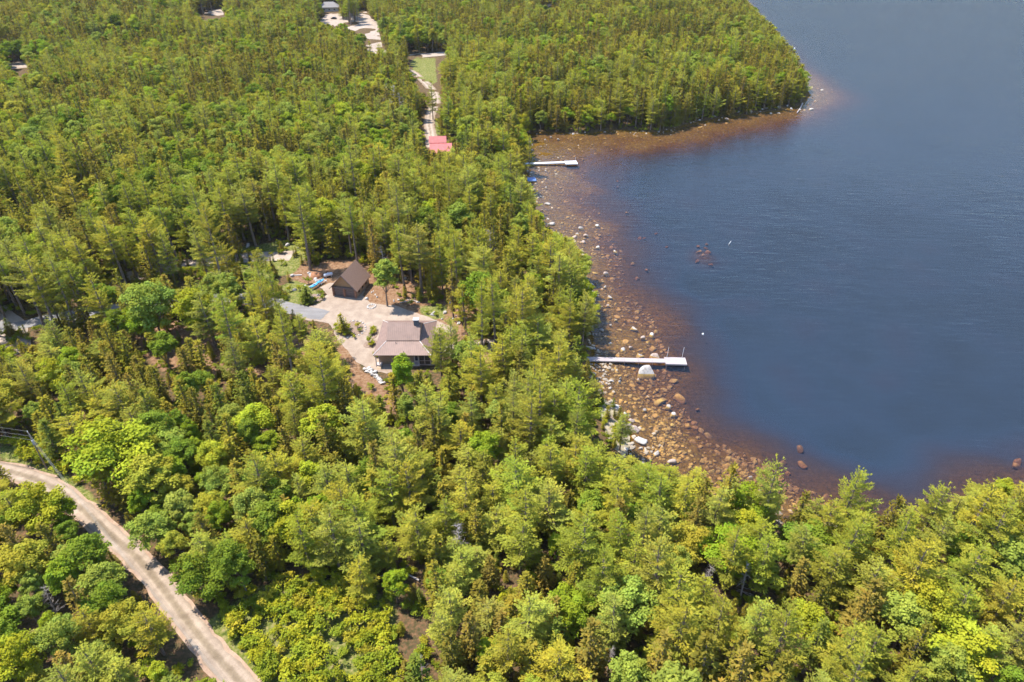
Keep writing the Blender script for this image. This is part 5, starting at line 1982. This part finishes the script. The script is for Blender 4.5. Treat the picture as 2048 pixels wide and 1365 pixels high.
unique_labels(items, lambda t: f"low {TONES['shrub'][t['tn']][0]} garden shrub, {place_phrase(t['u'], t['v'], t['x'], t['y'])}")
for t in items:
    v = VAR["shrub"][t["vi"]]
    e = empty("shrub", (t["x"], t["y"], t["z"]), R_.uniform(0, 6))
    e.scale = (t["s"], t["s"], t["s"])
    tag(e, t["label"], "shrub", "shrubs around the yard")
    c = link("crown", v["crown"], e)
    c["tone"] = TONES["shrub"][t["tn"]][1]
    link("stem", v["trunk"], e)

# dead trees, fallen wood --------------------------------------------
DT = [(776, 222, 12), (790, 230, 13), (802, 240, 12), (784, 252, 11), (814, 236, 10), (768, 240, 10), (1216, 188, 11), (1236, 205, 9), (1010, 170, 12), (290, 440, 11), (845, 1350, 5), (1150, 915, 9), (1335, 1290, 7), (1405, 1190, 7), (640, 835, 6), (685, 818, 7), (845, 1015, 10),
      (1480, 1200, 8), (1800, 1290, 7), (120, 1240, 7), (985, 555, 14), (775, 560, 10), (925, 1120, 9), (1215, 1345, 6)]
items = []
for px, py, h in DT:
    x, y, z = at(px, py)
    items.append(dict(x=x, y=y, z=z, u=px, v=py, h=h))
unique_labels(items, lambda t: f"bare grey dead tree, {place_phrase(t['u'], t['v'], t['x'], t['y'])}")
for i, t in enumerate(items):
    o = link("dead_tree", DEADV[i % 3])
    o.location = (t["x"], t["y"], t["z"] - 0.1)
    o.rotation_euler = (R_.gauss(0, 0.06), R_.gauss(0, 0.06), R_.uniform(0, 6))
    o.scale = (t["h"] / 10,) * 3
    tag(o, t["label"], "dead tree", "bare dead trees")
items = []
for px, py, L, a in [(790, 1148, 6, 0.3), (800, 1158, 5, 1.2), (778, 1138, 4, 2.2), (810, 1150, 5, 2.7), (880, 1125, 5, 0.5), (893, 1132, 6, 1.9), (690, 800, 3, 0.7), (812, 606, 3, 0.2), (827, 604, 3.5, 2.8), (1385, 1160, 5, 1.4)]:
    x, y, z = at(px, py)
    items.append(dict(x=x, y=y, z=z, u=px, v=py, L=L, a=a))
unique_labels(items, lambda t: f"fallen grey-brown log on the forest floor, {place_phrase(t['u'], t['v'], t['x'], t['y'])}")
for t in items:
    dx, dy = math.cos(t["a"]) * t["L"] / 2, math.sin(t["a"]) * t["L"] / 2
    o = MB().tube([(-dx, -dy, 0.15), (0.1, 0.05, 0.3), (dx, dy, 0.25)], 0.17, 7, 0.08).tube([(0, 0, 0.3), (0.5 * dy, -0.5 * dx, 0.7)], 0.06, 5, 0.02).tube([(dx * .5, dy * .5, 0.3), (dx * .6 - 0.35 * dy, dy * .6 + 0.35 * dx, 0.8)], 0.05, 5, 0.02).build("fallen_log", M_DEAD)
    o.location = (t["x"], t["y"], t["z"])
    tag(o, t["label"], "log", "fallen logs in the woods")

# utility pole and its lines ------------------------------------------
x, y, z = at(95, 940)
up_ = empty("utility_pole", (x, y, z))
tag(up_, "brown wooden utility pole above the gravel road", "utility pole")
M_POLE = simple("pole_wood", (0.25, 0.19, 0.15), 0.9, 0.25, 2.0, 0.3)
MB().tube([(0, 0, -0.5), (0, 0, 8.9)], 0.14, 10, 0.1).build("shaft", M_POLE, up_)
MB().tube([(0, 0, 8.9), (0, 0, 9.15)], 0.06, 8).build("insulator", M_WHITE, up_)
MB().tube([(0.14, -0.1, 6.2), (0.14, -0.1, 7.1)], 0.2, 12).build("transformer", simple("grey_can", (0.3, 0.31, 0.32), 0.6, 0.1), up_)
M_WIRE = simple("cable", (0.2, 0.19, 0.17), 0.6, 0.05, 3.0, 0.0)
ends = [("left", g0(-330, 792, 12.4)), ("right", g0(505, 1437, 11.6))]
for nm, (ex, ey) in ends:
    for k, hh_ in enumerate((9.1, 8.0, 7.1)):
        P = []
        for q in range(13):
            t = q / 12
            P.append((x + (ex - x) * t, y + (ey - y) * t, z + hh_ - 0.9 * 4 * t * (1 - t) * 0.6))
        o = MB().tube(P, 0.013, 5).build("overhead_cable", M_WIRE)
        tag(o, f"{['top', 'middle', 'lowest'][k]} cable running {'off the left edge' if nm == 'left' else 'down across the road'} from the utility pole", "cable", "cables on the utility pole")
# ------------------------------------------------------------------ air
hb = MB().box(-9600, 9600, -900, 9600, -16.0, 96.0)
hm, hnt, hn, hl_ = newmat("haze")
ho = N(hn, "ShaderNodeOutputMaterial")
hv = N(hn, "ShaderNodeVolumePrincipled", Density=HAZE, Anisotropy=0.2)
hv.inputs["Color"].default_value = (0.9, 0.93, 1.0, 1)
hl_.new(hv.outputs[0], ho.inputs["Volume"])
tag(hb.build("haze", hm), kind="stuff")

# ------------------------------------------------------------------ light
SUN_AZ_FROM = math.radians(160)   # the sun stands over the left of the picture
SUN_EL = math.radians(64)
sd_ = Vector((math.cos(SUN_AZ_FROM) * math.cos(SUN_EL), math.sin(SUN_AZ_FROM) * math.cos(SUN_EL), math.sin(SUN_EL)))
sun = bpy.data.lights.new("sun", "SUN")
sun.energy = 3.6
sun.angle = math.radians(0.5)
sun.color = (1.0, 0.95, 0.87)
so = bpy.data.objects.new("sun", sun)
so.rotation_euler = sd_.to_track_quat("Z", "Y").to_euler()
so.location = (-60, 60, 120)
COL.objects.link(so)
w = bpy.data.worlds.new("World")
sc.world = w
w.use_nodes = True
nt = w.node_tree
nt.nodes.clear()
sky = nt.nodes.new("ShaderNodeTexSky")
sky.sky_type = "NISHITA"
sky.sun_disc = False
sky.sun_elevation = SUN_EL
sky.sun_rotation = math.atan2(sd_.x, sd_.y)
sky.altitude = 100
sky.dust_density = 0.1
sky.ozone_density = 2.0
bg = nt.nodes.new("ShaderNodeBackground")
bg.inputs["Strength"].default_value = 0.15
wo = nt.nodes.new("ShaderNodeOutputWorld")
nt.links.new(sky.outputs[0], bg.inputs["Color"])
nt.links.new(bg.outputs[0], wo.inputs["Surface"])

sc.view_settings.view_transform = "Standard"
sc.view_settings.look = "None"
sc.view_settings.exposure = 1.5
sc.view_settings.gamma = 1.0
sc.cycles.max_bounces = 6
sc.cycles.diffuse_bounces = 4
sc.cycles.glossy_bounces = 2
sc.cycles.transmission_bounces = 2
sc.cycles.transparent_max_bounces = 8
sc.cycles.volume_bounces = 1
sc.cycles.use_denoising = True
sc.cycles.denoiser = "OPENIMAGEDENOISE"
sc.cycles.denoising_input_passes = "RGB_ALBEDO_NORMAL"
sc.cycles.denoising_prefilter = "FAST"
